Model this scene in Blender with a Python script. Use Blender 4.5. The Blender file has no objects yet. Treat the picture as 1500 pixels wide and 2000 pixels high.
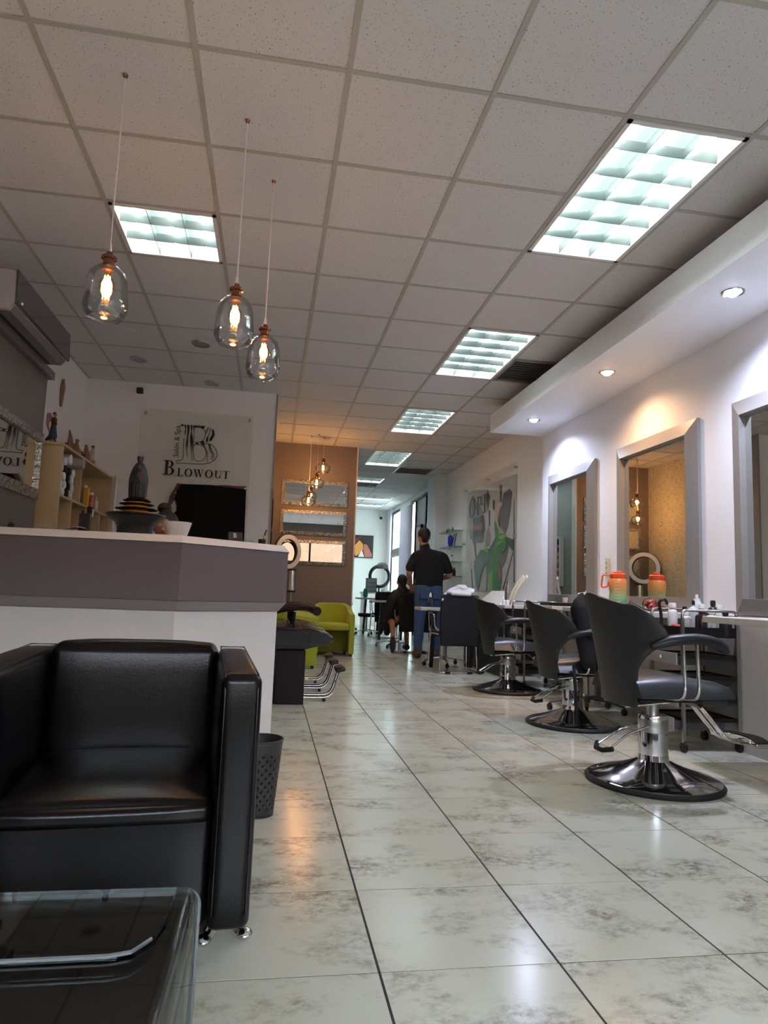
import bpy, bmesh, math, random
from math import sin, cos, pi, radians
from mathutils import Vector, Matrix
random.seed(7)
S = bpy.context.scene
COL = S.collection
# ---------------------------------------------------------------- camera
CAMZ = .866
yaw, pitch, roll = .1617, .1169, .0377
_f = Vector((sin(yaw)*cos(pitch), cos(yaw)*cos(pitch), sin(pitch)))
_r = Vector((cos(yaw), -sin(yaw), 0)); _u = _r.cross(_f)
r2 = _r*cos(roll) + _u*sin(roll); u2 = _u*cos(roll) - _r*sin(roll)
cd = bpy.data.cameras.new('camera'); cam = bpy.data.objects.new('camera', cd); COL.objects.link(cam)
M = Matrix((r2, u2, -_f)).transposed().to_4x4(); M.translation = Vector((0, 0, CAMZ)); cam.matrix_world = M
cd.sensor_fit = 'VERTICAL'; cd.sensor_height = 36; cd.lens = 1328.87*36/2000; cd.clip_start = .02; cd.clip_end = 200
S.camera = cam
# ---------------------------------------------------------------- world, daylight, exposure
w = bpy.data.worlds.new('sky'); S.world = w; w.use_nodes = True
bg = w.node_tree.nodes['Background']; bg.inputs[0].default_value = (.78, .89, 1, 1); bg.inputs[1].default_value = 16.0
sun = bpy.data.lights.new('sun', 'SUN'); sun.energy = 2.5; sun.angle = radians(1); sun.color = (1, .88, .72)
so = bpy.data.objects.new('sun', sun); COL.objects.link(so); so.rotation_euler = (radians(48), 0, radians(160))
PANEL_E, TUBE_E = .22, 17.0
S.view_settings.view_transform = 'Standard'; S.view_settings.look = 'None'
S.view_settings.exposure = 0.76; S.view_settings.gamma = 1; S.view_settings.use_curve_mapping = False

# ---------------------------------------------------------------- helpers
def lin(c):
    return tuple(((v/255)/12.92 if v/255 <= .04045 else ((v/255+.055)/1.055)**2.4) for v in c[:3]) + (1,)
MATS = {}
def mat(name, col, rough=.5, metal=0, var=0, scale=20, bump=0, coat=0, emit=None, es=0, sheen=0, stretch=None, rand=False, spec=None, trans=0):
    if name in MATS: return MATS[name]
    m = bpy.data.materials.new(name); m.use_nodes = True; nt = m.node_tree; N = nt.nodes; L = nt.links
    b = N['Principled BSDF']; c = lin(col)
    b.inputs['Base Color'].default_value = c; b.inputs['Roughness'].default_value = rough; b.inputs['Metallic'].default_value = metal
    if coat: b.inputs['Coat Weight'].default_value = coat; b.inputs['Coat Roughness'].default_value = .1
    if sheen: b.inputs['Sheen Weight'].default_value = sheen
    if spec is not None: b.inputs['Specular IOR Level'].default_value = spec
    if trans: b.inputs['Transmission Weight'].default_value = trans
    if emit: b.inputs['Emission Color'].default_value = lin(emit); b.inputs['Emission Strength'].default_value = es
    tc = N.new('ShaderNodeTexCoord'); src = tc.outputs['Object']
    if stretch:
        mp = N.new('ShaderNodeMapping'); mp.inputs['Scale'].default_value = stretch; L.new(src, mp.inputs[0]); src = mp.outputs[0]
    nz = N.new('ShaderNodeTexNoise'); nz.inputs['Scale'].default_value = scale; nz.inputs['Detail'].default_value = 4; L.new(src, nz.inputs['Vector'])
    v = var or .04
    mx = N.new('ShaderNodeMix'); mx.data_type = 'RGBA'
    mx.inputs[6].default_value = tuple(x*(1-v) for x in c[:3]) + (1,); mx.inputs[7].default_value = tuple(min(1, x*(1+v)) for x in c[:3]) + (1,)
    L.new(nz.outputs[0], mx.inputs[0]); out = mx.outputs[2]
    if rand:
        oi = N.new('ShaderNodeObjectInfo'); hs = N.new('ShaderNodeHueSaturation'); mr = N.new('ShaderNodeMapRange')
        mr.inputs[3].default_value = .85; mr.inputs[4].default_value = 1.12
        L.new(oi.outputs['Random'], mr.inputs[0]); L.new(mr.outputs[0], hs.inputs['Value']); L.new(out, hs.inputs['Color']); out = hs.outputs[0]
    L.new(out, b.inputs['Base Color'])
    if bump:
        bp = N.new('ShaderNodeBump'); bp.inputs['Strength'].default_value = bump; bp.inputs['Distance'].default_value = .004
        L.new(nz.outputs[0], bp.inputs['Height']); L.new(bp.outputs[0], b.inputs['Normal'])
    MATS[name] = m; return m
def glassmat(name, tint=(254, 255, 255), gloss=.10, rough=.02):
    m = bpy.data.materials.new(name); m.use_nodes = True; nt = m.node_tree; N = nt.nodes; L = nt.links
    N.remove(N['Principled BSDF']); t = N.new('ShaderNodeBsdfTransparent'); t.inputs[0].default_value = lin(tint)
    g = N.new('ShaderNodeBsdfGlossy'); g.inputs['Roughness'].default_value = rough; lw = N.new('ShaderNodeLayerWeight'); lw.inputs[0].default_value = .25
    mr = N.new('ShaderNodeMapRange'); mr.inputs[3].default_value = gloss*.5; mr.inputs[4].default_value = gloss*4; L.new(lw.outputs['Fresnel'], mr.inputs[0])
    x = N.new('ShaderNodeMixShader'); L.new(mr.outputs[0], x.inputs[0]); L.new(t.outputs[0], x.inputs[1]); L.new(g.outputs[0], x.inputs[2])
    L.new(x.outputs[0], N['Material Output'].inputs[0]); MATS[name] = m; return m

class MB:
    def __init__(s, M=None): s.v = []; s.f = []; s.M = M
    def add(s, vs, fs):
        n = len(s.v)
        for v in vs:
            v = Vector(v)
            if s.M: v = s.M @ v
            s.v.append(v)
        for f in fs: s.f.append([i+n for i in f])
        return s
    def box(s, a, b, R=None, c=None):
        x0, y0, z0 = a; x1, y1, z1 = b
        vs = [(x, y, z) for z in (z0, z1) for y in (y0, y1) for x in (x0, x1)]
        if R:
            c = Vector(c) if c else (Vector(a)+Vector(b))/2
            vs = [R @ (Vector(v)-c) + c for v in vs]
        return s.add(vs, [(0, 2, 3, 1), (4, 5, 7, 6), (0, 1, 5, 4), (2, 6, 7, 3), (0, 4, 6, 2), (1, 3, 7, 5)])
    def tube(s, pts, r, n=10, cap=True, closed=False, flat=None):
        pts = [Vector(p) for p in pts]; k = len(pts); rs = r if isinstance(r, list) else [r]*k
        vs = []; prev = None
        for i, p in enumerate(pts):
            if closed: d = pts[(i+1) % k]-pts[i-1]
            else: d = pts[min(i+1, k-1)]-pts[max(i-1, 0)]
            d.normalize()
            if prev is None:
                a = Vector((0, 0, 1)) if abs(d.z) < .9 else Vector((1, 0, 0)); a = (a-d*a.dot(d)).normalized()
            else:
                a = prev-d*prev.dot(d); a = a.normalized() if a.length > 1e-6 else Vector((1, 0, 0))
            prev = a; b = d.cross(a)
            R = rs[i]; ra, rb = R if isinstance(R, (list, tuple)) else (R, R)
            for j in range(n):
                t = 2*pi*j/n; vs.append(p + a*(ra*cos(t)) + b*(rb*sin(t)))
        fs = []
        for i in range(k if closed else k-1):
            for j in range(n):
                a0 = i*n+j; a1 = i*n+(j+1) % n; b0 = ((i+1) % k)*n+j; b1 = ((i+1) % k)*n+(j+1) % n
                fs.append((a0, a1, b1, b0))
        if cap and not closed: fs.append(tuple(range(n))[::-1]); fs.append(tuple((k-1)*n+j for j in range(n)))
        return s.add(vs, fs)
    def lathe(s, prof, c=(0, 0, 0), n=24, axis='z', sx=1, sy=1, closed=False):
        vs = []; k = len(prof); c = Vector(c)
        for r, z in prof:
            for j in range(n):
                t = 2*pi*j/n; x, y = r*cos(t)*sx, r*sin(t)*sy
                vs.append(c + (Vector((x, y, z)) if axis == 'z' else Vector((z, x, y)) if axis == 'x' else Vector((x, z, y))))
        fs = [(i*n+j, i*n+(j+1) % n, (i+1)*n+(j+1) % n, (i+1)*n+j) for i in range(k-1) for j in range(n)]
        if closed: fs += [((k-1)*n+j, (k-1)*n+(j+1) % n, (j+1) % n, j) for j in range(n)]
        else:
            if prof[0][0] > 1e-5: fs.append(tuple(range(n))[::-1])
            if prof[-1][0] > 1e-5: fs.append(tuple((k-1)*n+j for j in range(n)))
        return s.add(vs, fs)
    def cyl(s, p0, p1, r, n=16, r1=None): return s.tube([p0, p1], [r, r if r1 is None else r1], n)
    def prism(s, poly, d, fn=lambda u, v, t: (u, t, v), t0=0):   # 2D polygon extruded by d
        n = len(poly); vs = [fn(u, v, t0) for u, v in poly] + [fn(u, v, t0+d) for u, v in poly]
        return s.add(vs, [tuple(range(n)), tuple(range(2*n-1, n-1, -1))] + [(i, i+n, (i+1) % n+n, (i+1) % n) for i in range(n)])
    def ball(s, c, r, n=14):
        rx, ry, rz = r if isinstance(r, (list, tuple)) else (r, r, r); k = n//2
        return s.lathe([(max(1e-6, cos(-pi/2+pi*i/k)), sin(-pi/2+pi*i/k)*rz) for i in range(k+1)], c, n, sx=rx, sy=ry)
    def limb(s, a, b, ra, rb, n=12):     # tapered capsule
        a, b = Vector(a), Vector(b); d = (b-a).normalized()
        pts, rs = [], []
        for i in range(5): t = pi/2*i/4; pts.append(a-d*ra*cos(t)*.999); rs.append(max(.0005, ra*sin(t)))
        for i in range(5): t = pi/2*i/4; pts.append(b+d*rb*sin(t)*.999); rs.append(max(.0005, rb*cos(t)))
        return s.tube(pts, rs, n)
    def build(s, name, m, parent=None, bevel=0, smooth=40, remesh=0, seg=2, sub=0, solid=0, weld=False, sm=6):
        me = bpy.data.meshes.new(name); me.from_pydata([tuple(v) for v in s.v], [], s.f)
        bm = bmesh.new(); bm.from_mesh(me)
        if weld: bmesh.ops.remove_doubles(bm, verts=bm.verts, dist=1e-5)
        bmesh.ops.recalc_face_normals(bm, faces=bm.faces); bm.to_mesh(me); bm.free()
        ms = m if isinstance(m, list) else [m]
        for x in ms: me.materials.append(x)
        if smooth:
            me.polygons.foreach_set('use_smooth', [True]*len(me.polygons))
            if not (remesh or sub): me.set_sharp_from_angle(angle=radians(smooth))
        o = bpy.data.objects.new(name, me); COL.objects.link(o)
        if parent: o.parent = parent
        if solid: md = o.modifiers.new('s', 'SOLIDIFY'); md.thickness = solid; md.offset = 0
        if bevel:
            md = o.modifiers.new('b', 'BEVEL'); md.width = bevel; md.segments = seg; md.limit_method = 'ANGLE'; md.angle_limit = radians(35)
        if sub: md = o.modifiers.new('u', 'SUBSURF'); md.levels = md.render_levels = sub
        if remesh:
            md = o.modifiers.new('r', 'REMESH'); md.mode = 'VOXEL'; md.voxel_size = remesh; md.use_smooth_shade = True
            md = o.modifiers.new('m', 'SMOOTH'); md.factor = .5; md.iterations = sm
        return o
def tag(o, label=None, cat=None, group=None, kind=None):
    if label: o['label'] = label
    if cat: o['category'] = cat
    if group: o['group'] = group
    if kind: o['kind'] = kind
    return o
def thing(name, label, cat, loc=(0, 0, 0), rz=0, group=None, kind=None):
    o = bpy.data.objects.new(name, None); COL.objects.link(o); o.empty_display_size = .05
    o.location = loc; o.rotation_euler = (0, 0, rz); return tag(o, label, cat, group, kind)
KIDS = {}
def dup(root, loc, rz=None, label=None, group=None, scale=None):
    def cp(o, par):
        c = o.copy(); COL.objects.link(c)
        if par: c.parent = par
        for ch in [x for x in bpy.data.objects if x.parent == o]: cp(ch, c)
        return c
    r = cp(root, None); r.location = loc
    if rz is not None: r.rotation_euler = (0, 0, rz)
    if scale: r.scale = (scale,)*3
    if label: r['label'] = label
    if group: r['group'] = group
    return r
def struct(name, mb, m, parent=None, label=None, **k):
    o = mb.build(name, m, parent, **k)
    if not parent: o['kind'] = 'structure'
    if label: o['label'] = label
    return o
def bez(a, b, c, n=8): a, b, c = Vector(a), Vector(b), Vector(c); return [a*(1-t)**2 + b*2*t*(1-t) + c*t*t for t in [i/n for i in range(n+1)]]
def smoothpath(pts, n=6):
    P = [Vector(p) for p in pts]; out = []
    for i in range(len(P)-1):
        p0, p1, p2, p3 = P[max(i-1, 0)], P[i], P[i+1], P[min(i+2, len(P)-1)]
        for j in range(n):
            t = j/n; out.append(.5*((2*p1)+(p2-p0)*t+(2*p0-5*p1+4*p2-p3)*t*t+(3*p1-p0-3*p2+p3)*t**3))
    out.append(P[-1]); return out
def roundpath(pts, r, n=5):     # polyline with filleted corners
    P = [Vector(p) for p in pts]; out = [P[0]]
    for i in range(1, len(P)-1):
        a = (P[i-1]-P[i]); b = (P[i+1]-P[i]); q = min(r, a.length*.49, b.length*.49); a.normalize(); b.normalize()
        out += bez(P[i]+a*q, P[i], P[i]+b*q, n)
    return out+[P[-1]]
def textmesh(name, s, size, m, parent, Mx, ext=.002):
    cu = bpy.data.curves.new(name, 'FONT'); cu.body = s; cu.size = size; cu.extrude = ext; cu.resolution_u = 3
    t = bpy.data.objects.new(name, cu); COL.objects.link(t)
    dg = bpy.context.evaluated_depsgraph_get(); me = bpy.data.meshes.new_from_object(t.evaluated_get(dg)); bpy.data.objects.remove(t)
    me.materials.clear(); me.materials.append(m); me.transform(Mx); o = bpy.data.objects.new(name, me); COL.objects.link(o); o.parent = parent; return o

# ---------------------------------------------------------------- materials
chrome = mat('chrome', (215, 215, 218), .07, 1); steel = mat('brushed_steel', (175, 175, 175), .3, 1)
blk = mat('black_plastic', (16, 16, 18), .4); rubber = mat('black_rubber', (14, 14, 15), .7)
white = mat('white_plastic', (225, 225, 222), .4); copper = mat('copper', (150, 100, 76), .25, 1)
wallw = mat('white_paint', (236, 232, 228), .6, bump=.05, scale=60)
wallw2 = mat('white_paint_right', (240, 240, 244), .5, bump=.05, scale=60)
tan = mat('tan_paint', (128, 114, 106), .6, bump=.08, scale=50)
greyp = mat('grey_laminate', (112, 104, 102), .35, var=.05, scale=8)
greywall = mat('grey_paint', (150, 154, 152), .6)
railm = mat('ceiling_rail_paint', (176, 172, 162), .5)
framem = mat('silver_paint', (150, 146, 142), .42, .25, var=.06, scale=30)
mirr = mat('mirror_glass', (225, 228, 226), .01, 1)
glass = glassmat('clear_glass'); acryl = glassmat('clear_acrylic', (252, 252, 250), .02)
leather = mat('black_leather', (6, 5, 8), .28, var=.1, scale=150, bump=.10, spec=.32)
vinyl = mat('black_vinyl', (28, 31, 36), .38, var=.1, scale=120, bump=.05)
vinylback = mat('black_vinyl_shell', (30, 32, 35), .5, var=.08, scale=200, bump=.1)
clothb = mat('black_cloth', (12, 13, 18), .85, var=.2, scale=40)
greenf = mat('lime_velvet', (170, 174, 36), .8, var=.18, scale=6, sheen=.35)
woodl = mat('light_wood_veneer', (196, 170, 130), .5, var=.1, scale=14, stretch=(8, 8, 1))
brownl = mat('dark_brown_leatherette', (38, 27, 29), .5, var=.1, scale=90, spec=.2)
lamwhite = mat('white_laminate', (222, 216, 214), .35)
skin = mat('skin', (176, 124, 96), .5, var=.06); darkskin = mat('tattooed_skin', (140, 98, 80), .5, var=.25, scale=30)
hairm = mat('dark_hair', (26, 22, 21), .6, var=.3, scale=90, bump=.6); denim = mat('blue_denim', (62, 86, 124), .8, var=.25, scale=25)
polo = mat('black_polo', (17, 18, 24), .85, var=.12, scale=60)

def ceil_mat():
    m = mat('mineral_fibre', (214, 209, 208), .9); N = m.node_tree.nodes; L = m.node_tree.links; b = N['Principled BSDF']
    g = N.new('ShaderNodeNewGeometry'); nz = N.new('ShaderNodeTexNoise'); nz.inputs['Scale'].default_value = 150; nz.inputs['Detail'].default_value = 2
    mp = N.new('ShaderNodeMapping'); mp.inputs['Scale'].default_value = (1, .6, 1); L.new(g.outputs['Position'], mp.inputs[0]); L.new(mp.outputs[0], nz.inputs['Vector'])
    cr = N.new('ShaderNodeValToRGB'); cr.color_ramp.elements[0].position = .29; cr.color_ramp.elements[0].color = (.2, .19, .18, 1)
    cr.color_ramp.elements[1].position = .36; cr.color_ramp.elements[1].color = lin((214, 209, 208)); L.new(nz.outputs[0], cr.inputs[0]); L.new(cr.outputs[0], b.inputs['Base Color'])
    bp = N.new('ShaderNodeBump'); bp.inputs['Distance'].default_value = .002; bp.inputs['Strength'].default_value = .5; L.new(nz.outputs[0], bp.inputs['Height']); L.new(bp.outputs[0], b.inputs['Normal'])
    return m
def floor_mat():
    m = mat('mottled_ceramic', (200, 198, 186), .16, spec=.5); N = m.node_tree.nodes; L = m.node_tree.links; b = N['Principled BSDF']
    g = N.new('ShaderNodeNewGeometry'); oi = N.new('ShaderNodeObjectInfo'); ad = N.new('ShaderNodeVectorMath'); ad.operation = 'MULTIPLY_ADD'
    cm = N.new('ShaderNodeCombineXYZ'); L.new(oi.outputs['Random'], cm.inputs[2]); L.new(oi.outputs['Random'], cm.inputs[0])
    L.new(cm.outputs[0], ad.inputs[0]); ad.inputs[1].default_value = (3, 0, 9); L.new(g.outputs['Position'], ad.inputs[2])
    mp = N.new('ShaderNodeMapping'); mp.inputs['Scale'].default_value = (1, 1.35, 1); L.new(ad.outputs[0], mp.inputs[0])
    n1 = N.new('ShaderNodeTexNoise'); n1.inputs['Scale'].default_value = 3.4; n1.inputs['Detail'].default_value = 9; n1.inputs['Roughness'].default_value = .66; L.new(mp.outputs[0], n1.inputs['Vector'])
    n2 = N.new('ShaderNodeTexNoise'); n2.inputs['Scale'].default_value = 30; n2.inputs['Detail'].default_value = 8; n2.inputs['Roughness'].default_value = .75; L.new(mp.outputs[0], n2.inputs['Vector'])
    n3 = N.new('ShaderNodeTexNoise'); n3.inputs['Scale'].default_value = 2.2; n3.inputs['Detail'].default_value = 3; L.new(ad.outputs[0], n3.inputs['Vector'])
    r1 = N.new('ShaderNodeValToRGB'); e = r1.color_ramp.elements; e[0].position = .47; e[0].color = (0, 0, 0, 1); e[1].position = .64; e[1].color = (1, 1, 1, 1); L.new(n1.outputs[0], r1.inputs[0])
    r2_ = N.new('ShaderNodeValToRGB'); e = r2_.color_ramp.elements; e[0].position = .40; e[0].color = (0, 0, 0, 1); e[1].position = .60; e[1].color = (1, 1, 1, 1); L.new(n2.outputs[0], r2_.inputs[0])
    mu = N.new('ShaderNodeMath'); mu.operation = 'MULTIPLY'; L.new(r1.outputs[0], mu.inputs[0]); L.new(r2_.outputs[0], mu.inputs[1])
    base = N.new('ShaderNodeMix'); base.data_type = 'RGBA'; base.inputs[6].default_value = lin((200, 201, 191)); base.inputs[7].default_value = lin((188, 182, 158)); L.new(n3.outputs[0], base.inputs[0])
    mx = N.new('ShaderNodeMix'); mx.data_type = 'RGBA'; mx.inputs[7].default_value = lin((126, 118, 104)); L.new(mu.outputs[0], mx.inputs[0]); L.new(base.outputs[2], mx.inputs[6])
    L.new(mx.outputs[2], b.inputs['Base Color'])
    mr = N.new('ShaderNodeMapRange'); mr.inputs[3].default_value = .12; mr.inputs[4].default_value = .26; L.new(n2.outputs[0], mr.inputs[0]); L.new(mr.outputs[0], b.inputs['Roughness'])
    bp = N.new('ShaderNodeBump'); bp.inputs['Distance'].default_value = .001; bp.inputs['Strength'].default_value = .15; L.new(n1.outputs[0], bp.inputs['Height']); L.new(bp.outputs[0], b.inputs['Normal'])
    return m
ceilm, floorm = ceil_mat(), floor_mat()
grout = mat('dark_grout', (52, 48, 44), .9)
def weave_mat():
    m = mat('woven_wallpaper', (190, 172, 138), .75); N = m.node_tree.nodes; L = m.node_tree.links; b = N['Principled BSDF']
    tc = N.new('ShaderNodeTexCoord'); outs = []
    for sc in ((1, 5, 90), (1, 90, 5)):
        mp = N.new('ShaderNodeMapping'); mp.inputs['Scale'].default_value = sc; nz = N.new('ShaderNodeTexNoise'); nz.inputs['Scale'].default_value = 2; nz.inputs['Detail'].default_value = 5
        L.new(tc.outputs['Object'], mp.inputs[0]); L.new(mp.outputs[0], nz.inputs['Vector']); outs.append(nz.outputs[0])
    ma = N.new('ShaderNodeMath'); ma.operation = 'ADD'; L.new(outs[0], ma.inputs[0]); L.new(outs[1], ma.inputs[1])
    cr = N.new('ShaderNodeValToRGB'); e = cr.color_ramp.elements; e[0].position = .80; e[0].color = lin((142, 130, 106)); e[1].position = 1.04; e[1].color = lin((214, 204, 178))
    L.new(ma.outputs[0], cr.inputs[0]); L.new(cr.outputs[0], b.inputs['Base Color']); return m
def mosaic_mat():
    m = mat('silver_mosaic', (190, 185, 180), .25, .8); N = m.node_tree.nodes; L = m.node_tree.links; b = N['Principled BSDF']
    tc = N.new('ShaderNodeTexCoord'); vo = N.new('ShaderNodeTexVoronoi'); vo.inputs['Scale'].default_value = 60; L.new(tc.outputs['Object'], vo.inputs['Vector'])
    cr = N.new('ShaderNodeValToRGB'); e = cr.color_ramp.elements; e[0].color = (.12, .11, .10, 1); e[1].color = (.85, .82, .78, 1)
    L.new(vo.outputs['Color'], cr.inputs[0]); L.new(cr.outputs[0], b.inputs['Base Color'])
    bp = N.new('ShaderNodeBump'); bp.inputs['Distance'].default_value = .006; bp.inputs['Strength'].default_value = 1; L.new(vo.outputs['Distance'], bp.inputs['Height']); L.new(bp.outputs[0], b.inputs['Normal']); return m
weave, mosaic = weave_mat(), mosaic_mat()

# ================================================================ SETTING
H = 2.962
# floor: slab, grout bed and separate tiles
fl = struct('floor', MB().box((-6, -2.6, -.12), (6, 19, -.0016)), grout, label='grey-beige mottled ceramic tile floor with dark joints', smooth=0)
TX, TY, FX, FY = .4363, .4343, .298, 1.6454
tb = MB().box((.0032, .0026, -.012), (TX-.0032, TY-.0026, 0)); t0 = tb.build('floor_tile', floorm, fl, smooth=0); tiles = 0
for i in range(-1, 6):
    for j in range(-3, 15):
        o = t0 if tiles == 0 else t0.copy()
        if tiles: COL.objects.link(o)
        o.location = (FX+i*TX, FY+j*TY, random.uniform(-.0004, .0003)); tiles += 1
far = MB()
for i in range(-6, 7):
    for j in range(-9, 37):
        if -1 <= i < 6 and -3 <= j < 15: continue
        x, y = FX+i*TX, FY+j*TY
        far.box((x+.0032, y+.0026, -.012), (x+TX-.0032, y+TY-.0026, 0))
tag(far.build('floor_tile_field', floorm, fl, smooth=0), kind='stuff')
# ceiling: slab, separate mineral tiles, rails
cl = struct('ceiling', MB().box((-2.1, -2.6, H+.16), (3.3, 17.6, H+.26)), ceilm, label='suspended ceiling of square speckled mineral tiles in pale rails', smooth=0)
G, CX, CY = .61, -1.016, 2.5417
PANELS = [(4, 0, 1, 2), (4, 4, 1, 2), (4, 8, 1, 2), (4, 12, 1, 2), (4, 16, 1, 1), (4, 20, 2, 1), (4, 22, 2, 1), (0, 2, 1, 1)]
skip = {(i+a, j+b) for i, j, p, q in PANELS for a in range(p) for b in range(q)} | {(5, 5), (5, 14), (4, 17)}
cb = MB().box((0, 0, 0), (G, G, .015)); c0 = None; farc = MB()
XL, XR = -1.98, 2.99
for i in range(-2, 7):
    for j in range(-8, 25):
        if (i, j) in skip: continue
        x0, x1 = max(CX+i*G, XL), min(CX+(i+1)*G, XR); y0, y1 = CY+j*G, CY+(j+1)*G
        if x1-x0 < .03 or (y0 > 7.2 and x0 < -.7) or (y0 > 9.8 and x1 < 1.18): continue
        if j < -4: farc.box((x0, y0, H+.004), (x1, y1, H+.019)); continue
        if x1-x0 > .6:
            o = c0.copy() if c0 else cb.build('ceiling_tile', ceilm, cl, smooth=0)
            if c0: COL.objects.link(o)
            c0 = c0 or o; o.location = (x0, y0, H+.004)
        else: MB().box((x0, y0, H+.004), (x1, y1, H+.019)).build('ceiling_tile', ceilm, cl, smooth=0)
tag(farc.build('ceiling_tile_field', ceilm, cl, smooth=0), kind='stuff')
for i in range(-1, 8):
    x = CX+i*G
    if x > XR: continue
    ya, yb = -2.5, (7.3 if x < -.05 else 9.8 if x < 1.1 else 17.4)
    cuts = sorted((CY+b*G, CY+(b+q)*G) for a, b, p, q in PANELS if a < i < a+p); segs = []; y = ya
    for c0_, c1_ in cuts: segs.append((y, c0_)); y = c1_
    for s0_, s1_ in segs+[(y, yb)]: MB().box((x-.012, s0_, H-.001), (x+.012, s1_, H+.012)).build('ceiling_rail', railm, cl, smooth=0)
for j in range(-8, 25):
    y = CY+j*G; xa = XL if y < 7.3 else (0 if y < 9.8 else 1.18)
    cuts = sorted((CX+a*G, CX+(a+p)*G) for a, b, p, q in PANELS if b < j < b+q); segs = []; x = xa
    for c0_, c1_ in cuts: segs.append((x, c0_)); x = c1_
    for s0_, s1_ in segs+[(x, XR)]: MB().box((s0_, y-.012, H), (s1_, y+.012, H+.011)).build('ceiling_rail', railm, cl, smooth=0)
MB().box((XL, -2.5, H-.002), (XL+.025, 7.3, H+.01)).build('ceiling_rail', railm, cl, smooth=0)
# walls
struct('wall_left', MB().box((-2.12, -2.6, 0), (-1.98, 7.33, 3.2)), wallw, smooth=0)
struct('trim_1', MB().box((-1.98, -2.6, 0), (-1.80, 5.54, 2.42)), greyp, label='grey laminate cladding on the left wall', smooth=0)
struct('trim_2', MB().box((-1.98, -2.6, 2.42), (-1.755, 5.56, 2.48)), greyp, label='grey capping ledge above the wall cladding', smooth=0)
struct('wall_reception', MB().box((-2.12, 7.33, 0), (-.035, 7.45, 3.2)), wallw, label='white partition wall behind the reception', smooth=0)
struct('wall_papered', MB().box((-.15, 7.45, 0), (-.035, 9.8, 3.2)), weave, label='wall in beige woven wallpaper', smooth=0)
struct('wall_tan', MB().box((-.15, 9.8, 0), (1.17, 9.92, 3.2)), tan, label='tan wall carrying three long mirrors', smooth=0)
struct('wall_inner', MB().box((1.05, 9.92, 0), (1.168, 17.5, 3.2)), greywall, smooth=0)
struct('trim_3', MB().box((1.168, 9.79, 0), (1.185, 9.93, H)), lamwhite, smooth=0)
struct('trim_4', MB().box((-.037, 7.318, 0), (-.02, 7.46, H)), framem, smooth=0)
struct('wall_back', MB().box((1.0, 17.4, 0), (3.2, 17.55, 3.2)), wallw, smooth=0)
rw = MB().box((2.99, -2.6, 0), (3.14, 11.6, 3.2)); rw.box((2.80, 11.55, 0), (3.14, 12.2, 3.2)); rw.box((2.99, 12.2, 2.86), (3.14, 17.5, 3.2)); rw.box((2.93, 16.9, 0), (3.14, 17.5, 3.2))
struct('wall_right', rw, wallw2, smooth=0)
struct('wall_mirror_side', MB().box((2.90, -2.6, 0), (2.992, 7.02, 2.66)), wallw2, label='white furred-out wall carrying the framed mirrors', smooth=0)
struct('trim_5', MB().box((2.30, -2.6, 2.65), (2.99, 7.05, 2.845)), wallw2, label='white dropped soffit with downlights above the mirrors', smooth=0)
struct('wall_front', MB().box((-2.12, -2.75, 2.55), (3.14, -2.6, 3.2)).box((-2.12, -2.75, 0), (-1.6, -2.6, 2.55)).box((2.6, -2.75, 0), (3.14, -2.6, 2.55)).box((-1.6, -2.75, 0), (2.6, -2.6, .9)), greyp, smooth=0)  # solid lower part is added out of view to keep low daylight out
# baseboard on the tan wall
struct('baseboard_tan', MB().box((-.035, 9.785, 0), (1.17, 9.8, .07)), mat('brown_skirting', (92, 78, 70), .5), smooth=0)
# shop front behind the camera
al = mat('black_aluminium', (20, 20, 22), .35, .5)
wf = struct('window_1', MB().box((-1.6, -2.7, 2.47), (2.6, -2.64, 2.55)), al, label='shop-front glazing in black frames', smooth=0)
for x in (-1.6, -.2, 1.2, 2.54): MB().box((x, -2.7, .9), (x+.06, -2.64, 2.5)).build('mullion', al, wf, smooth=0)
for x in (-1.54, -.14, 1.26): MB().box((x, -2.675, .9), (x+1.34 if x < 1 else 2.54, -2.667, 2.47)).build('pane', glass, wf, smooth=0)
# street outside
struct('street', MB().box((-14, -16, -.3), (14, -2.75, -.04)), mat('asphalt', (92, 92, 92), .9, var=.2), smooth=0)
bark = mat('bark_cladding', (84, 58, 36), .8, var=.8, scale=5, stretch=(6, 1, .5))
ob = tag(MB().box((-9, -11, -.3), (9, -10.6, 4.2)).build('street_building', bark, smooth=0), 'brown timber-clad building across the street', 'building')
# right side windows far back
wd = struct('window_2', MB().box((2.97, 12.2, 2.80), (3.03, 16.9, 2.86)), al, smooth=0, label='tall side glazing in black frames')
for y in (12.22, 13.05, 14.02, 16.82): MB().box((2.965, y, 0), (3.03, y+.045, 2.8)).build('mullion', al, wd, smooth=0)
frost = mat('frosted_glass', (205, 216, 210), .35); _n = frost.node_tree; _t = _n.nodes.new('ShaderNodeBsdfTranslucent'); _t.inputs[0].default_value = (.75, .82, .8, 1); _x = _n.nodes.new('ShaderNodeMixShader'); _x.inputs[0].default_value = .5
_n.links.new(_n.nodes['Principled BSDF'].outputs[0], _x.inputs[1]); _n.links.new(_t.outputs[0], _x.inputs[2]); _n.links.new(_x.outputs[0], _n.nodes['Material Output'].inputs[0])
gp = mat('grey_glass_film', (166, 164, 168), .4)
for y0, y1, m_ in ((12.265, 13.05, gp), (13.095, 14.02, gp), (15.3, 16.82, frost)): MB().box((2.995, y0, 0), (3.005, y1, 2.8)).build('pane', m_, wd, smooth=0)
MB().box((2.975, 14.065, .0), (3.0, 15.3, 2.8)).build('pane', frost, wd, smooth=0)
MB().box((2.955, 15.3, 1.72), (3.0, 16.82, 1.92)).build('window_rail', framem, wd, smooth=0)
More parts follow.
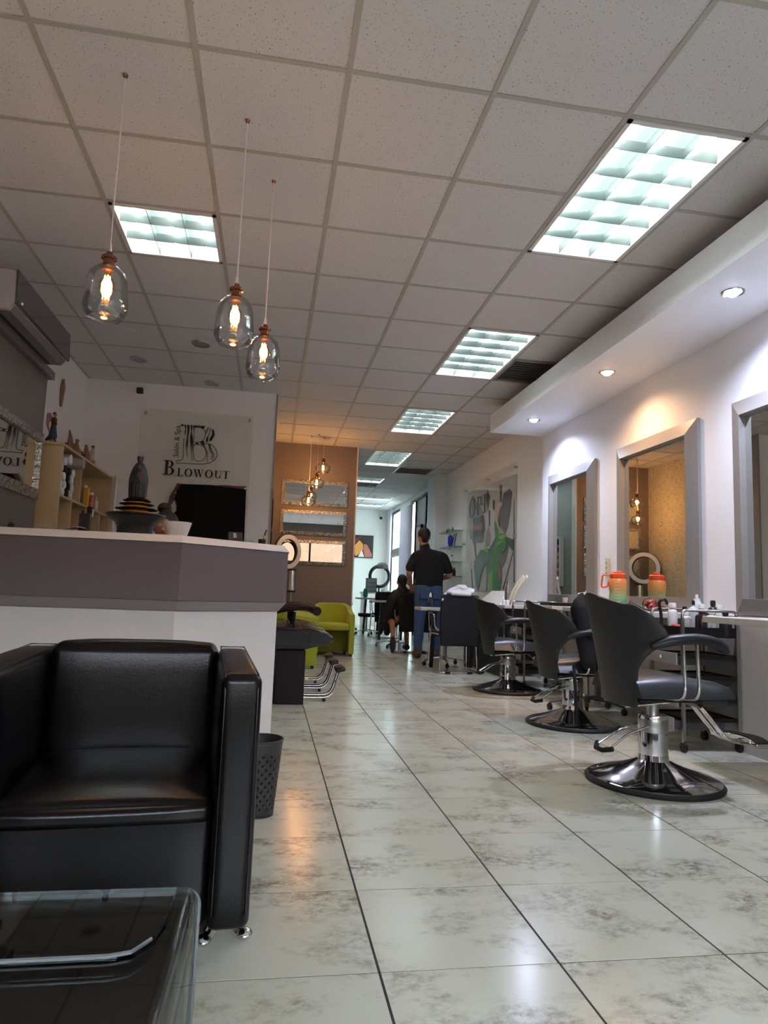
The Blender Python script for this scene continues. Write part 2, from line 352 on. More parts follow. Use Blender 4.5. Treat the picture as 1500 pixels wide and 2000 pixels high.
for y in (12.45, 13.35):      # framed prints on the film
    f = tag(MB().box((2.94, y, 1.0), (2.99, y+.42, 2.25)).build('picture_frame', al, smooth=0), 'tall black framed print on the side glazing, ' + ('nearer, half behind the pillar' if y < 13 else 'further one, by the standing man\'s head'), 'picture')
    MB().box((2.934, y+.03, 1.04), (2.942, y+.39, 2.21)).build('print', mat('faded_print', (176, 150, 140), .4, var=.3, scale=3), f, smooth=0)
bl = thing('vertical_blind', 'white vertical fabric blind at the far side window', 'blind', (2.90, 14.1, 0))
MB().box((-.03, -.02, 2.74), (.04, 1.22, 2.80)).build('headrail', lamwhite, bl, smooth=0)
sl = MB().box((-.002, 0, .1), (.002, .085, 2.74), Matrix.Rotation(.5, 3, 'Z')); s0 = sl.build('slat', mat('blind_fabric', (226, 218, 232), .9), bl, smooth=0)
for k in range(1, 15):
    o = s0.copy(); COL.objects.link(o); o.location = (0, k*.08, 0)
# papered wall door
d = struct('door_1', MB().box((-.05, 7.62, 0), (-.015, 8.22, 1.95)), brownl, smooth=0, bevel=.003)
for z0, z1 in ((.12, .55), (.62, 1.05), (1.12, 1.5), (1.56, 1.86)): MB().box((-.016, 7.69, z0), (-.006, 8.15, z1)).build('door_panel', brownl, d, bevel=.006, smooth=0)
MB().cyl((-.01, 8.17, 1.0), (.04, 8.17, 1.0), .02).build('door_handle', steel, d)

# ================================================================ LIGHTS
tubem = mat('lamp_tube', (255, 255, 255), .5, emit=(236, 250, 255), es=TUBE_E)
backm = mat('glowing_reflector', (150, 160, 156), .3, emit=(228, 250, 242), es=PANEL_E)  # reflector emits faintly itself, standing in for light bounced from the tubes
lamebl = mat('louver_metal', (128, 138, 134), .3, .6)
def panel(i, j, p, q, label, dark=0):
    x0, y0 = CX+i*G, CY+j*G; W_, D_ = p*G, q*G
    t = thing('ceiling_light_panel', label, 'ceiling light', (x0+W_/2, y0+D_/2, H), 0, 'recessed louver light panels in the ceiling')
    a, b = W_/2-.012, D_/2-.012
    fr = MB()
    for s in (-1, 1): fr.box((s*a-(.022 if s > 0 else 0), -b, -.006), (s*a+(.022 if s < 0 else 0), b, .09)); fr.box((-a, s*b-(.022 if s > 0 else 0), -.006), (a, s*b+(.022 if s < 0 else 0), .09))
    fr.build('frame', lamwhite, t, smooth=0)
    MB().box((-a, -b, .085), (a, b, .095)).build('reflector', backm if not dark else lamebl, t, smooth=0)
    nx, ny = 3*p, 3*q
    if p == 2: nx, ny = 6, 3
    if q == 2: nx, ny = 3, 6
    for k in range(1, nx):
        x = -a+2*a*k/nx; MB().box((x-.0015, -b, .0), (x+.0015, b, .05)).build('louver_blade', lamebl, t, smooth=0)
    for k in range(1, ny):
        y = -b+2*b*k/ny; MB().add([(-a, y-.0015, 0), (a, y-.0015, 0), (a, y+.0015, 0), (-a, y+.0015, 0), (-a, y-.012, .045), (a, y-.012, .045), (a, y+.012, .045), (-a, y+.012, .045)], [(0, 1, 2, 3), (4, 5, 6, 7), (0, 1, 5, 4), (1, 2, 6, 5), (2, 3, 7, 6), (3, 0, 4, 7)]).build('louver_blade', lamebl, t, smooth=0)
    if not dark:
        for k in range(3):
            if p == 2: y = -b+2*b*(k+.5)/3; MB().cyl((-a+.03, y, .068), (a-.03, y, .068), .011, 10).build('tube', tubem, t)
            else: x = -a+2*a*(k+.5)/3; MB().cyl((x, -b+.03, .068), (x, b-.03, .068), .011, 10).build('tube', tubem, t)
LBL = ['largest and nearest louver light panel, top right above the nearest salon chair', 'second louver light panel in the right-hand row, beside the soffit', 'third louver light panel, just before the end of the soffit', 'fourth louver light panel, right of the top of the tan wall', 'fifth louver light panel, square, beyond the tan wall edge', 'wide louver light panel near the far wall', 'farthest louver light panel, closest to the far wall', 'single square louver light panel behind the left glass pendant']
for a_, l_ in zip(PANELS, LBL): panel(*a_, l_)
panel(4, 17, 1, 1, 'unlit grey louver panel beyond the fifth light', dark=1)
def vent(x, y, label):
    t = thing('ceiling_vent', label, 'vent', (x, y, H)); f = MB()
    for s in (-1, 1): f.box((s*.3-.02, -.3, -.004), (s*.3+.02, .3, .012)); f.box((-.3, s*.3-.02, -.004), (.3, s*.3+.02, .012))
    f.build('frame', framem, t, smooth=0)
    MB().box((-.3, -.3, .012), (.3, .3, .02)).build('back_plate', blk, t, smooth=0)
    for k in range(11): MB().box((-.28, -.27+k*.05, 0), (.28, -.24+k*.05, .004), Matrix.Rotation(.5, 3, 'X')).build('slat', framem, t, smooth=0)
vent(2.339, 5.896, 'square slatted air vent in the ceiling beside the soffit'); vent(2.339, 11.386, 'small square air vent in the far ceiling')
# soffit downlights
def downlight(x, y, col, rgb, pw, label):
    t = thing('soffit_downlight', label, 'downlight', (x, y, 2.65))
    MB().lathe([(.05, -.002), (.062, -.006), (.066, .001), (.05, .003)], n=28, closed=True).build('trim_ring', chrome, t)
    MB().lathe([(.0001, -.026), (.02, -.023), (.036, -.012), (.042, .0)], n=20).build('bulb', mat('bulb_'+col, rgb, .3, emit=rgb, es=14), t)
    l = bpy.data.lights.new('downlight_beam', 'SPOT'); l.energy = pw; l.color = lin(rgb)[:3]; l.spot_size = radians(150); l.spot_blend = 1; l.shadow_soft_size = .03
    o = bpy.data.objects.new('downlight_beam', l); COL.objects.link(o); o.parent = t; o.location = (0, 0, -.03)
downlight(2.53, 3.364, 'cool', (215, 224, 255), 95, 'cool white downlight in the soffit, nearest to the camera')
downlight(2.53, 4.845, 'warm', (255, 200, 150), 50, 'warm orange downlight in the middle of the soffit')
downlight(2.54, 6.391, 'cool', (215, 224, 255), 95, 'cool white downlight at the far end of the soffit')
for (x, y), l in zip([(-.706, 5.936), (-1.335, 6.519), (-.709, 7.105)], ['unlit round downlight nearest the middle glass pendant', 'unlit round downlight nearest the left wall', 'unlit round downlight above the logo sign']):
    t = thing('round_downlight', l, 'downlight', (x, y, H))
    MB().lathe([(.055, -.004), (.078, -.012), (.085, .001), (.055, .004)], n=24, closed=True).build('trim_ring', steel, t)
    MB().lathe([(.0001, .002), (.056, .0)], n=20).build('lens', mat('dull_lens', (150, 148, 145), .3), t)
for (x, y), l in zip([(-1.321, 5.844), (-1.316, 6.935)], ['faint flush round cover in the ceiling, nearer one', 'faint flush round cover in the ceiling, farther one by the camera']):
    tag(MB().lathe([(.0001, -.003), (.105, -.003), (.11, .002)], (x, y, H+.003), 32).build('ceiling_cover', ceilm), l, 'cover')
# glass pendants
bulbem = mat('filament', (255, 200, 130), .4, emit=(255, 176, 92), es=55)
bulbglass = glassmat('warm_bulb_glass', (255, 236, 210), .06)
cordm = mat('pale_cord', (226, 218, 214), .6)
shadeg = glassmat('shade_glass', gloss=.17)
def pendant(loc, zs, kind, label, group):
    t = thing('pendant_lamp', label, 'pendant lamp', loc, 0, group); k = 1 if kind == 'jar' else .95
    MB().lathe([(.0001, -.012), (.008, -.010), (.012, 0)], n=12).build('ceiling_hook', copper, t)
    zs -= H
    MB().tube([(0, 0, -.005), (0, 0, zs+.04)], .0028, 6).build('cord', cordm, t)
    MB().lathe([(.005, .05), (.008, .02), (.01, .01)], (0, 0, zs), 12).build('cord_sleeve', cordm, t)
    MB().lathe([(.0001, .018), (.012, .014), (.016, .002), (.03, -.006), (.03, -.016), (.022, -.02), (.022, -.038), (.027, -.042), (.027, -.052), (.022, -.056), (.022, -.066), (.0001, -.066)], (0, 0, zs), 20).build('socket', copper, t)
    if kind == 'jar':
        pr = [(.024, -.045), (.045, -.052), (.068, -.075), (.078, -.105), (.082, -.15), (.086, -.20), (.086, -.225), (.076, -.25), (.062, -.262)]
        pr += [(r-.003, z) for r, z in pr[::-1]]
    else:
        pr = [(.022, -.055), (.05, -.062), (.088, -.085), (.105, -.12), (.100, -.15), (.082, -.185), (.068, -.19)]
        pr += [(r-.003, z) for r, z in pr[::-1]]
    MB().lathe(pr, (0, 0, zs), 32, closed=True).build('glass_shade', shadeg, t)
    rim = pr[len(pr)//2-1]; MB().tube([(rim[0]*cos(a), rim[0]*sin(a), zs+rim[1]) for a in [2*pi*q/32 for q in range(32)]], .0025, 6, closed=True).build('shade_rim', shadeg, t)
    zb = zs-.066; MB().lathe([(.011, 0), (.014, -.02), (.03, -.05), (.03, -.065), (.02, -.085), (.0001, -.092)], (0, 0, zb), 20).build('bulb', bulbglass, t)
    fm = MB()
    for a in range(4): c_, s_ = cos(a*pi/2+.4), sin(a*pi/2+.4); fm.tube([(.009*c_, .009*s_, zb-.02), (.012*c_, .012*s_, zb-.07)], .0022, 6)
    fm.build('filament', bulbem, t)
    l = bpy.data.lights.new('pendant_glow', 'POINT'); l.energy = 2.4 if kind == 'jar' else 4; l.color = (1, .55, .22); l.shadow_soft_size = .02
    o = bpy.data.objects.new('pendant_glow', l); COL.objects.link(o); o.parent = t; o.location = (0, 0, zb-.045)
pendant((-.71, 2.759, H), 2.17, 'jar', 'clear jar-shaped glass pendant lamp, leftmost of the near three', 'jar pendants')
pendant((-.215, 2.93, H), 2.17, 'jar', 'clear jar-shaped glass pendant lamp, middle of the near three', 'jar pendants')
pendant((-.095, 3.37, H), 2.17, 'jar', 'clear jar-shaped glass pendant lamp, rightmost and lowest in view of the near three', 'jar pendants')
pendant((.64, 9.30, H), 2.66, 'bowl', 'squat globe glass pendant before the tan wall, highest of three', 'globe pendants')
pendant((.55, 9.12, H), 2.42, 'bowl', 'squat globe glass pendant before the tan wall, middle of three', 'globe pendants')
pendant((.46, 9.25, H), 2.19, 'bowl', 'squat globe glass pendant before the tan wall, lowest of three', 'globe pendants')

# ================================================================ MIRRORS
def framed_mirror(name, label, axis, c, w, h, fw, fm, fd=.03, group=None):
    """axis 'x-': faces -x (right wall), 'x+': faces +x, 'y-': faces -y; c = centre on the wall"""
    t = thing(name, label, 'mirror', c, 0, group)
    t.rotation_euler = (0, 0, {'y-': 0, 'x-': -pi/2, 'x+': pi/2}[axis])     # local front = -y
    a, b = w/2, h/2
    def rail(p):
        m = MB(); n = len(p)
        m.add([(x, -fd if k in (2, 3) else -fd*.4, z) for k, (x, z) in enumerate(p)] + [(x, 0, z) for x, z in p], [(0, 1, 2, 3), (7, 6, 5, 4)] + [(i, i+4, (i+1) % 4+4, (i+1) % 4) for i in range(4)])
        m.build('frame_rail', fm, t, smooth=0, bevel=.002)
    i, j = a-fw, b-fw
    rail([(-a, b), (a, b), (i, j), (-i, j)]); rail([(a, b), (a, -b), (i, -j), (i, j)]); rail([(a, -b), (-a, -b), (-i, -j), (i, -j)]); rail([(-a, -b), (-a, b), (-i, j), (-i, -j)])
    MB().box((-i, -.010, -j), (i, -.002, j)).build('mirror_pane', mirr, t, smooth=0)
    return t
for k, (y0, y1, l) in enumerate(((5.74, 6.80, 'tall wall mirror in a silver-grey frame, farthest of the three over the worktops'), (4.22, 5.345, 'tall wall mirror in a silver-grey frame, middle one behind the orange jug'), (2.76, 3.86, 'tall wall mirror in a silver-grey frame, nearest one cut by the right edge'))):
    framed_mirror('wall_mirror', l, 'x-', (2.897, (y0+y1)/2, 1.479), y1-y0, 1.355, .105, framem, .055, 'framed mirrors on the right wall')
for z0, z1, l in ((2.062, 2.431, 'long narrow mirror in a glittering mosaic frame, top of three on the tan wall'), (1.636, 1.993, 'long narrow mirror in a glittering mosaic frame, middle of three on the tan wall'), (1.215, 1.565, 'long narrow mirror in a glittering mosaic frame, lowest on the tan wall behind the ring')):
    framed_mirror('mosaic_mirror', l, 'y-', (.575, 9.797, (z0+z1)/2), .955, z1-z0, .045, mosaic, .03, 'mosaic mirrors on the tan wall')
framed_mirror('mosaic_mirror', 'large silver mosaic framed mirror on the grey cladding at far left', 'x+', (-1.798, 4.45, 1.722), 2.16, .515, .075, mosaic, .035)

# ================================================================ AIR CONDITIONER
t = thing('air_conditioner', 'grey wall-mounted air conditioner with dark glossy front, top left', 'air conditioner', (-1.80, 4.22, 2.46))
prof = [(0, .0), (.0, .25), (.17, .25), (.195, .24), (.205, .05), (.17, .0)]
MB().prism([(x, z) for x, z in prof], 1.07).build('housing', mat('ac_grey', (168, 160, 162), .35), t, bevel=.006)
MB().prism([(.197, .25), (.212, .245), (.222, .045), (.207, .035)], 1.08, t0=-.005).build('front_panel', mat('dark_gloss', (74, 70, 70), .12, coat=.3), t, bevel=.003)
MB().prism([(.03, -.002), (.17, -.002), (.2, .03), (.19, .035), (.16, .008), (.03, .008)], 1.01, t0=.03).build('air_flap', mat('ac_flap', (120, 116, 116), .3), t, bevel=.002)
MB().box((.075, .04, -.006), (.10, 1.03, .0)).build('air_slot', blk, t, smooth=0)
MB().ball((.222, .06, .06), .009).build('indicator', white, t)

# serif letters: unit glyphs
def ringpoly(cx, cy, ro, ri, a0=0, a1=360, n=20):
    out = []
    for k in range(n):
        a, b = radians(a0+(a1-a0)*k/n), radians(a0+(a1-a0)*(k+1)/n)
        out.append([(cx+ro[0]*cos(a), cy+ro[1]*sin(a)), (cx+ro[0]*cos(b), cy+ro[1]*sin(b)), (cx+ri[0]*cos(b), cy+ri[1]*sin(b)), (cx+ri[0]*cos(a), cy+ri[1]*sin(a))])
    return out
R4 = lambda x0, y0, x1, y1: [(x0, y0), (x1, y0), (x1, y1), (x0, y1)]
GL = {'B': [R4(.12, 0, .32, 1), R4(0, 0, .4, .05), R4(0, .95, .4, 1), R4(.3, .49, .4, .54)] + ringpoly(.38, .755, (.28, .245), (.12, .195), -90, 90, 10) + ringpoly(.38, .27, (.36, .27), (.17, .22), -90, 90, 10),
      'L': [R4(.10, 0, .30, 1), R4(0, .95, .4, 1), R4(0, 0, .7, .06), [(.7, 0), (.74, .26), (.70, .26), (.6, .05)]],
      'O': ringpoly(.48, .5, (.48, .52), (.26, .45)),
      'W': [[(.04, 1), (.28, 1), (.52, .0), (.40, 0)], [(.62, .95), (.68, .95), (.46, 0), (.40, 0)], [(.48, 1), (.72, 1), (.96, 0), (.84, 0)], [(1.10, .97), (1.16, .97), (.92, 0), (.84, 0)], R4(-.02, .95, .34, 1), R4(.44, .95, .78, 1), R4(1.0, .95, 1.26, 1)],
      'U': [R4(.10, .3, .30, 1), R4(.0, .95, .4, 1), R4(.72, .3, .78, 1), R4(.6, .95, .92, 1)] + ringpoly(.45, .32, (.33, .34), (.17, .28), 180, 360, 10),
      'T': [R4(.32, 0, .53, 1), R4(.0, .94, .84, 1), R4(.22, 0, .62, .05), [(0, .94), (.05, .94), (-.03, .72), (-.06, .72)], [(.79, .94), (.84, .94), (.90, .72), (.87, .72)]],
      'P': [R4(.12, 0, .24, 1), R4(0, 0, .36, .03), R4(0, .97, .36, 1)] + ringpoly(.34, .74, (.28, .26), (.17, .22), -90, 90, 10), 'I': [R4(.12, 0, .26, 1), R4(0, 0, .38, .03), R4(0, .97, .38, 1)], 'o': ringpoly(.4, .5, (.4, .53), (.30, .50))}
def glyph(ch, x, z, sx, sz, fn, par, m=None, name='letter', skew=0):
    mb = MB()
    for pl in GL[ch]: mb.prism([(x+u*sx, z+v*sz+skew*u) for u, v in pl], .004, fn)
    return mb.build(name, m or MATS['black_ink'], par, smooth=0)
# ================================================================ RECEPTION COUNTER
A = [(-1.795, 3.39), (-.425, 3.39), (.10, 3.85), (.10, 5.0)]
def off(P, d):      # inset polyline: first edge faces -y, second faces front-right, third faces +x
    n1, n2, n3 = Vector((0, -1)), Vector((.46, -.525)).normalized(), Vector((1, 0))
    def isect(p, n, q, m): # lines n.x=n.p ; m.x=m.q
        a, b, c, d2 = n.x, n.y, m.x, m.y; e, f = n.dot(p), m.dot(q); D = a*d2-b*c; return ((e*d2-b*f)/D, (a*f-e*c)/D)
    P = [Vector(p) for p in P]; a, b = P[1]-n1*d, P[1]-n2*d; c, e = P[2]-n2*d, P[2]-n3*d
    return [(P[0].x, P[0].y+d), isect(a, n1, b, n2), isect(c, n2, e, n3), (P[3].x-d, P[3].y)]
def ribbon(name, m, d0, z0, d1, z1, par, th=.05, seg=(0, 1, 2), **k):
    o0, o1 = off(A, d0), off(A, d1); i0, i1 = off(A, max(d0, d1)+th), off(A, max(d0, d1)+th)
    for s in seg:
        mb = MB(); q = []
        for pl, z in ((o0, z0), (i0, z0), (i1, z1), (o1, z1)): q += [(pl[s][0], pl[s][1], z), (pl[s+1][0], pl[s+1][1], z)]
        mb.add(q, [(0, 1, 3, 2), (2, 3, 5, 4), (4, 5, 7, 6), (6, 7, 1, 0), (0, 2, 4, 6), (1, 7, 5, 3)]); mb.build(name, m, par, smooth=0, **k)
t = thing('reception_counter', 'large grey and white reception counter with an angled corner, left of centre', 'counter', (0, 0, 0))
CT = 1.102
lamgrey = mat('grey_woven_laminate', (108, 96, 98), .55, var=.12, scale=200)
ribbon('top_edge', lamwhite, .0, 1.066, .03, CT, t, .10)
ribbon('upper_panel', lamgrey, .006, .788, .006, 1.064, t)
ribbon('bevel_moulding', mat('grey_moulding', (150, 141, 144), .4), .002, .786, .045, .737, t)
ribbon('lower_panel', lamwhite, .05, .0, .05, .735, t)
i0 = off(A, .10); i1 = off(A, .55)
MB().add([(x, y, z) for z in (1.075, CT) for x, y in (i0[0], i0[1], i0[2], i0[3], i1[3], i1[2], i1[1], i1[0])], [tuple(range(8)), tuple(range(15, 7, -1))] + [(k, (k+1) % 8, (k+1) % 8+8, k+8) for k in range(8)]).build('counter_top', lamwhite, t, smooth=0)
CZ = CT
# ---- things on the counter
potm = mat('slate_blue_glaze', (25, 28, 35), .35)
t = thing('fountain_pot', 'dark slate pot with a wide flared rim and narrow foot on the counter', 'pot', (-.70, 3.66, CZ))
MB().lathe([(.085, 0), (.088, .02), (.09, .05), (.10, .068), (.135, .09), (.147, .104), (.142, .107), (.12, .098), (.0001, .095)], n=40).build('bowl', potm, t)
MB().lathe([(.142, .1055), (.149, .109), (.147, .1135), (.14, .110)], n=40, closed=True).build('rim', potm, t)
amb = mat('amber_dish', (244, 158, 48), .5)
for z, r, m_, l in ((.126, .066, amb, 'amber dish, lowest of the stack'), (.137, .105, blk, 'black scalloped dish, widest of the stack'), (.152, .058, amb, 'amber dish in the middle of the stack'), (.162, .084, blk, 'black scalloped dish, second widest of the stack'), (.173, .047, amb, 'amber dish, smallest and highest'), (.181, .068, blk, 'black scalloped dish below the figurine'), (.189, .052, blk, 'smallest black dish right under the figurine')):
    prof = [(r*.45, z-.006), (r*.9, z), (r, z+.004), (r*.95, z+.006), (r*.4, z+.004)]
    mb = MB(); mb.lathe(prof, (0, 0, 0), 36, closed=True)
    if m_ == blk:
        for v in mb.v:
            a = math.atan2(v.y, v.x); q = 1+.07*cos(12*a); v.x *= q; v.y *= q
    mb.lathe([(r*.42, z-.006), (r*.42, z+.012)], n=16)
    if m_ == amb: mb.lathe([(r*.8, z-.007), (r*1.02, z-.003), (r*1.05, z+.003), (r*.9, z+.008), (r*.6, z+.008)], n=36)
    tag(mb.build('dish_tier', m_, bpy.data.objects['fountain_pot']), l)
t = thing('praying_figurine', 'dark hooded praying figurine standing on the stacked dishes', 'figurine', (-.70, 3.66, CZ+.196))
mb = MB()
for z, rx, ry in ((0, .042, .034),): pass
mb.lathe([(.040, 0), (.046, .02), (.048, .07), (.050, .10), (.044, .13), (.036, .155), (.026, .175), (.016, .188), (.0001, .195)], n=20, sy=.85)
for k in range(7):
    a = -pi/2-.9+k*.3; mb.tube([(.045*cos(a), .039*sin(a), .0), (.050*cos(a), .043*sin(a), .08), (.034*cos(a), .029*sin(a), .15)], [.006, .006, .003], 6)
mb.limb((-.012, -.04, .085), (0, -.052, .115), .011, .006); mb.limb((.012, -.04, .085), (0, -.052, .115), .011, .006); mb.ball((0, -.028, .152), (.016, .014, .02))
mb.build('robe', potm, t, remesh=.0035, sm=2)
MB().lathe([(.013, .19), (.015, .205), (.017, .21), (.017, .22), (.0001, .22)], n=16).build('spout', potm, t)
tag(MB().lathe([(.045, 0), (.052, .012), (.066, .058), (.071, .076), (.073, .08), (.069, .079), (.05, .02), (.0001, .012)], (-.485, 3.62, CZ), 32).build('bowl', mat('white_ceramic', (228, 226, 222), .25)), 'white tapered bowl beside the dark pot', 'bowl')
t = thing('card_holder', 'black folded card stand with a white B emblem on the counter', 'card holder', (-.185, 3.72, CZ), .25)
cdm = mat('black_card', (58, 58, 62), .3)
MB().add([(-.045, -.01, 0), (.03, -.01, 0), (.03, .012, .055), (-.045, .012, .055), (-.045, -.007, 0), (.03, -.007, 0), (.03, .015, .055), (-.045, .015, .055)], [(0, 1, 2, 3), (4, 5, 6, 7), (0, 1, 5, 4), (1, 2, 6, 5), (2, 3, 7, 6), (3, 0, 4, 7)]).build('card_flap', cdm, t, smooth=0)
MB().add([(-.045, .04, 0), (.03, .04, 0), (.03, .012, .055), (-.045, .012, .055), (-.045, .037, 0), (.03, .037, 0), (.03, .009, .055), (-.045, .009, .055)], [(0, 1, 2, 3), (4, 5, 6, 7), (0, 1, 5, 4), (1, 2, 6, 5), (2, 3, 7, 6), (3, 0, 4, 7)]).build('card_flap', cdm, t, smooth=0)
glyph('B', -.022, .022, .026, .026, lambda u, v, q: (u, -.0125+(v-.0)*.4+q-.0015, v), t, white, 'emblem')
MB().box((-.01, -.05, 0), (.075, -.015, .012)).box((-.01, -.052, 0), (.075, -.05, .022)).build('clear_tray', acryl, t, smooth=0)
t = thing('pen_holder', 'small black pen cup with a dark pen at the right end of the counter', 'pen holder', (-.055, 3.86, CZ))
MB().lathe([(.02, 0), (.021, .03), (.017, .031), (.016, .004), (.0001, .004)], n=16).build('cup', blk, t)
MB().tube([(.0, 0, .006), (.02, 0, .08)], [.005, .004], 8).tube([(.02, 0, .08), (.0225, 0, .09)], [.003, .001], 8).build('pen', blk, t)
MB().tube([(.0075, 0, .034), (.0125, 0, .053)], .0055, 8).build('pen_label', amb, t)
t = thing('open_magazine', 'glossy open magazine curling up from the counter edge', 'magazine', (-1.02, 3.56, CZ), .1)
for s in (-1, 1):
    mb = MB(); n = 8
    for k in range(n):
        x0, x1 = s*.11*k/n, s*.11*(k+1)/n; f = lambda q: .022*math.sin(min(1, abs(q)/.11)*2.3)
        mb.box((min(x0, x1), -.06, 0), (max(x0, x1), .06, .004))
        for v in mb.v[-8:]: v.z += f(v.x)
    mb.build('page_block', mat('glossy_pages', (150, 148, 146), .15, var=.6, scale=14), t, weld=True)
t = thing('retractor_stand', 'slim black twisted stand on the counter by the shelf', 'stand', (-.965, 3.70, CZ))
MB().lathe([(.03, 0), (.03, .006), (.008, .012), (.0001, .013)], n=20).build('base', blk, t)
MB().tube([(.006*cos(k*.9), .006*sin(k*.9), .01+k*.006) for k in range(20)], .007, 8).build('twisted_stem', blk, t)
tag(MB().box((-.015, 0, 0), (.015, .006, .028)).box((-.009, .0, .028), (.009, .006, .034)).build('binder_clip', blk, bevel=.002), 'tiny black clip standing on the counter at far left', 'clip').location = (-1.26, 3.56, CZ)
tag(MB().box((0, 0, 0), (.05, .03, .10)).box((.004, -.003, .02), (.046, 0, .095)).build('card_terminal', blk, bevel=.006), 'upright black terminal behind the pot on the counter', 'terminal').location = (-.96, 3.60, CZ)

# ================================================================ LOGO SIGN
def W(px, py):      # sign drawing coordinates -> wall plane
    u, v = px-276, py-797; k = (v+ .08*0)/1
    s = (225*u+18*v)/(219*225+18*18); q = (219*v-18*u)/(219*225+18*18)
    return (-1.429+1.158*s-.022*q*1.0, 2.686-.007*s-1.246*q)
t = thing('acrylic_sign', 'clear acrylic logo panel with striped B and black lettering on the white partition', 'sign', (0, 7.30, 0))
MB().box((-1.42, -.004, 1.30), (-.272, .002, 2.685)).build('acrylic_sheet', acryl, t, smooth=0)
for x, z in ((-1.385, 2.645), (-.31, 2.645), (-.31, 1.90), (-1.385, 1.90)): MB().cyl((x, -.012, z), (x, .03, z), .012).build('standoff', steel, t)
ink = mat('black_ink', (16, 14, 15), .4)
def P(poly, m, name, d=.003, z=-.006, par=t):
    return MB().prism(poly, d, t0=z).build(name, m, par, smooth=0)
def zz(x, y): return W(300+x/7.5, 810+y/7.5)      # detail drawing
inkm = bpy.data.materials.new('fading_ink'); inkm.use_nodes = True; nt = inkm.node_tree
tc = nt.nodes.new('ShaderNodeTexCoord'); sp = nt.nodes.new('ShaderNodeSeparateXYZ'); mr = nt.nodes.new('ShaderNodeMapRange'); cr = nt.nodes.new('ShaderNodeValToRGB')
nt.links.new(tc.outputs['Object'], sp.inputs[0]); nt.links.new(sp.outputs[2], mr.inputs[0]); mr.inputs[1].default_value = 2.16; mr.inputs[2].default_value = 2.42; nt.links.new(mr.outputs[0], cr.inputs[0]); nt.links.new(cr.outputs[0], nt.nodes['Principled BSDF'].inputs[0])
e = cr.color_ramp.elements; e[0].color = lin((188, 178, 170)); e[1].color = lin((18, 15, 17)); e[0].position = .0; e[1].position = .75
stripes = [[(385,160),(400,142),(430,142),(428,172)],[(440,150),(470,150),(468,250),(455,320),(450,250),(462,210)],[(485,150),(520,152),(515,260),(500,330),(500,440),(490,520),(505,600),(495,650),(475,560),(465,450),(480,350),(490,240)],[(535,152),(565,155),(555,260),(570,350),(580,450),(560,560),(580,680),(545,680),(545,560),(530,440),(527,330),(545,250)],[(572,158),(605,160),(590,185),(583,260),(575,200)],[(600,158),(640,160),(630,190),(596,185)],[(650,160),(690,165),(660,188),(632,184)],[(690,165),(750,170),(715,218),(705,195),(672,192)],[(755,215),(760,230),(742,255)],[(790,185),(803,190),(760,290),(752,280)],[(822,195),(833,205),(795,330),(790,395),(775,405),(758,395),(765,350),(800,290)],[(855,205),(880,240),(885,300),(860,350),(840,385),(808,395),(815,350),(850,290),(845,240)],[(600,405),(640,410),(660,440),(612,430)],[(672,400),(720,385),(735,400),(740,450),(765,500),(795,560),(790,700),(765,690),(770,580),(745,500),(700,440)],[(795,430),(830,435),(830,470),(850,520),(880,570),(885,630),(850,680),(830,640),(845,590),(815,540),(800,480)]]
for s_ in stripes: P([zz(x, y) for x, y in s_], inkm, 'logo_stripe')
def stroke(pts, r, m, name, par, closed=False, y=-.006): MB().tube([(a, y, b) for a, b in pts], r, 6, closed=closed).build(name, m, par)
ol = smoothpath([(zz(x, y)[0], 0, zz(x, y)[1]) for x, y in [(440,350),(432,500),(430,620),(405,665),(335,670)]], 5)
MB().tube([(p.x, -.006, p.z) for p in ol], .0034, 6).tube([(a, -.006, b) for a, b in [zz(335,670), zz(333,706), zz(450,710)]], .0034, 6).build('logo_outline', ink, t)
ol = smoothpath([(zz(x, y)[0], 0, zz(x, y)[1]) for x, y in [(450,710),(620,722),(750,722),(850,695),(915,630),(925,570),(890,490),(820,435),(745,425)]], 5)
MB().tube([(p.x, -.006, p.z) for p in ol], .0034, 6).build('logo_outline', ink, t)
for lp in ([(583,440),(580,520),(583,600),(600,660),(660,683),(730,660),(762,590),(760,530),(730,470),(660,440)], [(590,190),(585,300),(587,400),(660,402),(715,380),(748,310),(748,260),(720,215),(660,190)]):
    ol = smoothpath([(zz(x, y)[0], 0, zz(x, y)[1]) for x, y in lp+[lp[0]]], 4)
    MB().tube([(p.x, -.006, p.z) for p in ol[:-1]], .003, 6, closed=True).build('logo_outline', ink, t)
fs_ = lambda u, v, t_: (u, -.010+t_, v)
glyph('B', -1.162, 1.995, .155, .155, fs_, t)
for ch, x in zip('LOWOUT', (-1.018, -.945, -.855, -.735, -.640, -.555)): glyph(ch, x, 1.99, .085, .083, fs_, t)
textmesh('lettering', 'Sal\u00f3n & Spa', .075, ink, t, Matrix.Translation((-1.02, -.006, 2.19)) @ Matrix.Rotation(pi/2, 4, 'X') @ Matrix.Rotation(pi/2, 4, 'Z') @ Matrix.Diagonal((.95, 1, 1, 1)))
ph = mat('black_print', (10, 9, 12), .6, spec=.15)
P([W(x, y) for x, y in [(349,944),(481,951),(476,1075),(330,1075),(327,1010),(346,996),(346,985),(343,974),(338,980),(345,960)]], ph, 'dark_print', .002, -.008)
red = mat('auburn_print', (84, 34, 26), .3)
P([W(x, y) for x, y in [(347,943),(356,944),(342,962),(334,990),(329,988),(333,968)]], red, 'print_streak', .002, -.0095)
P([W(x, y) for x, y in [(411,948),(440,948),(481,952),(481,957),(445,952)]], red, 'print_streak', .002, -.0095)
P([W(x, y) for x, y in [(342,962),(345,964),(338,982),(333,985)]], mat('olive_print', (60, 66, 34), .4), 'print_streak', .002, -.010)

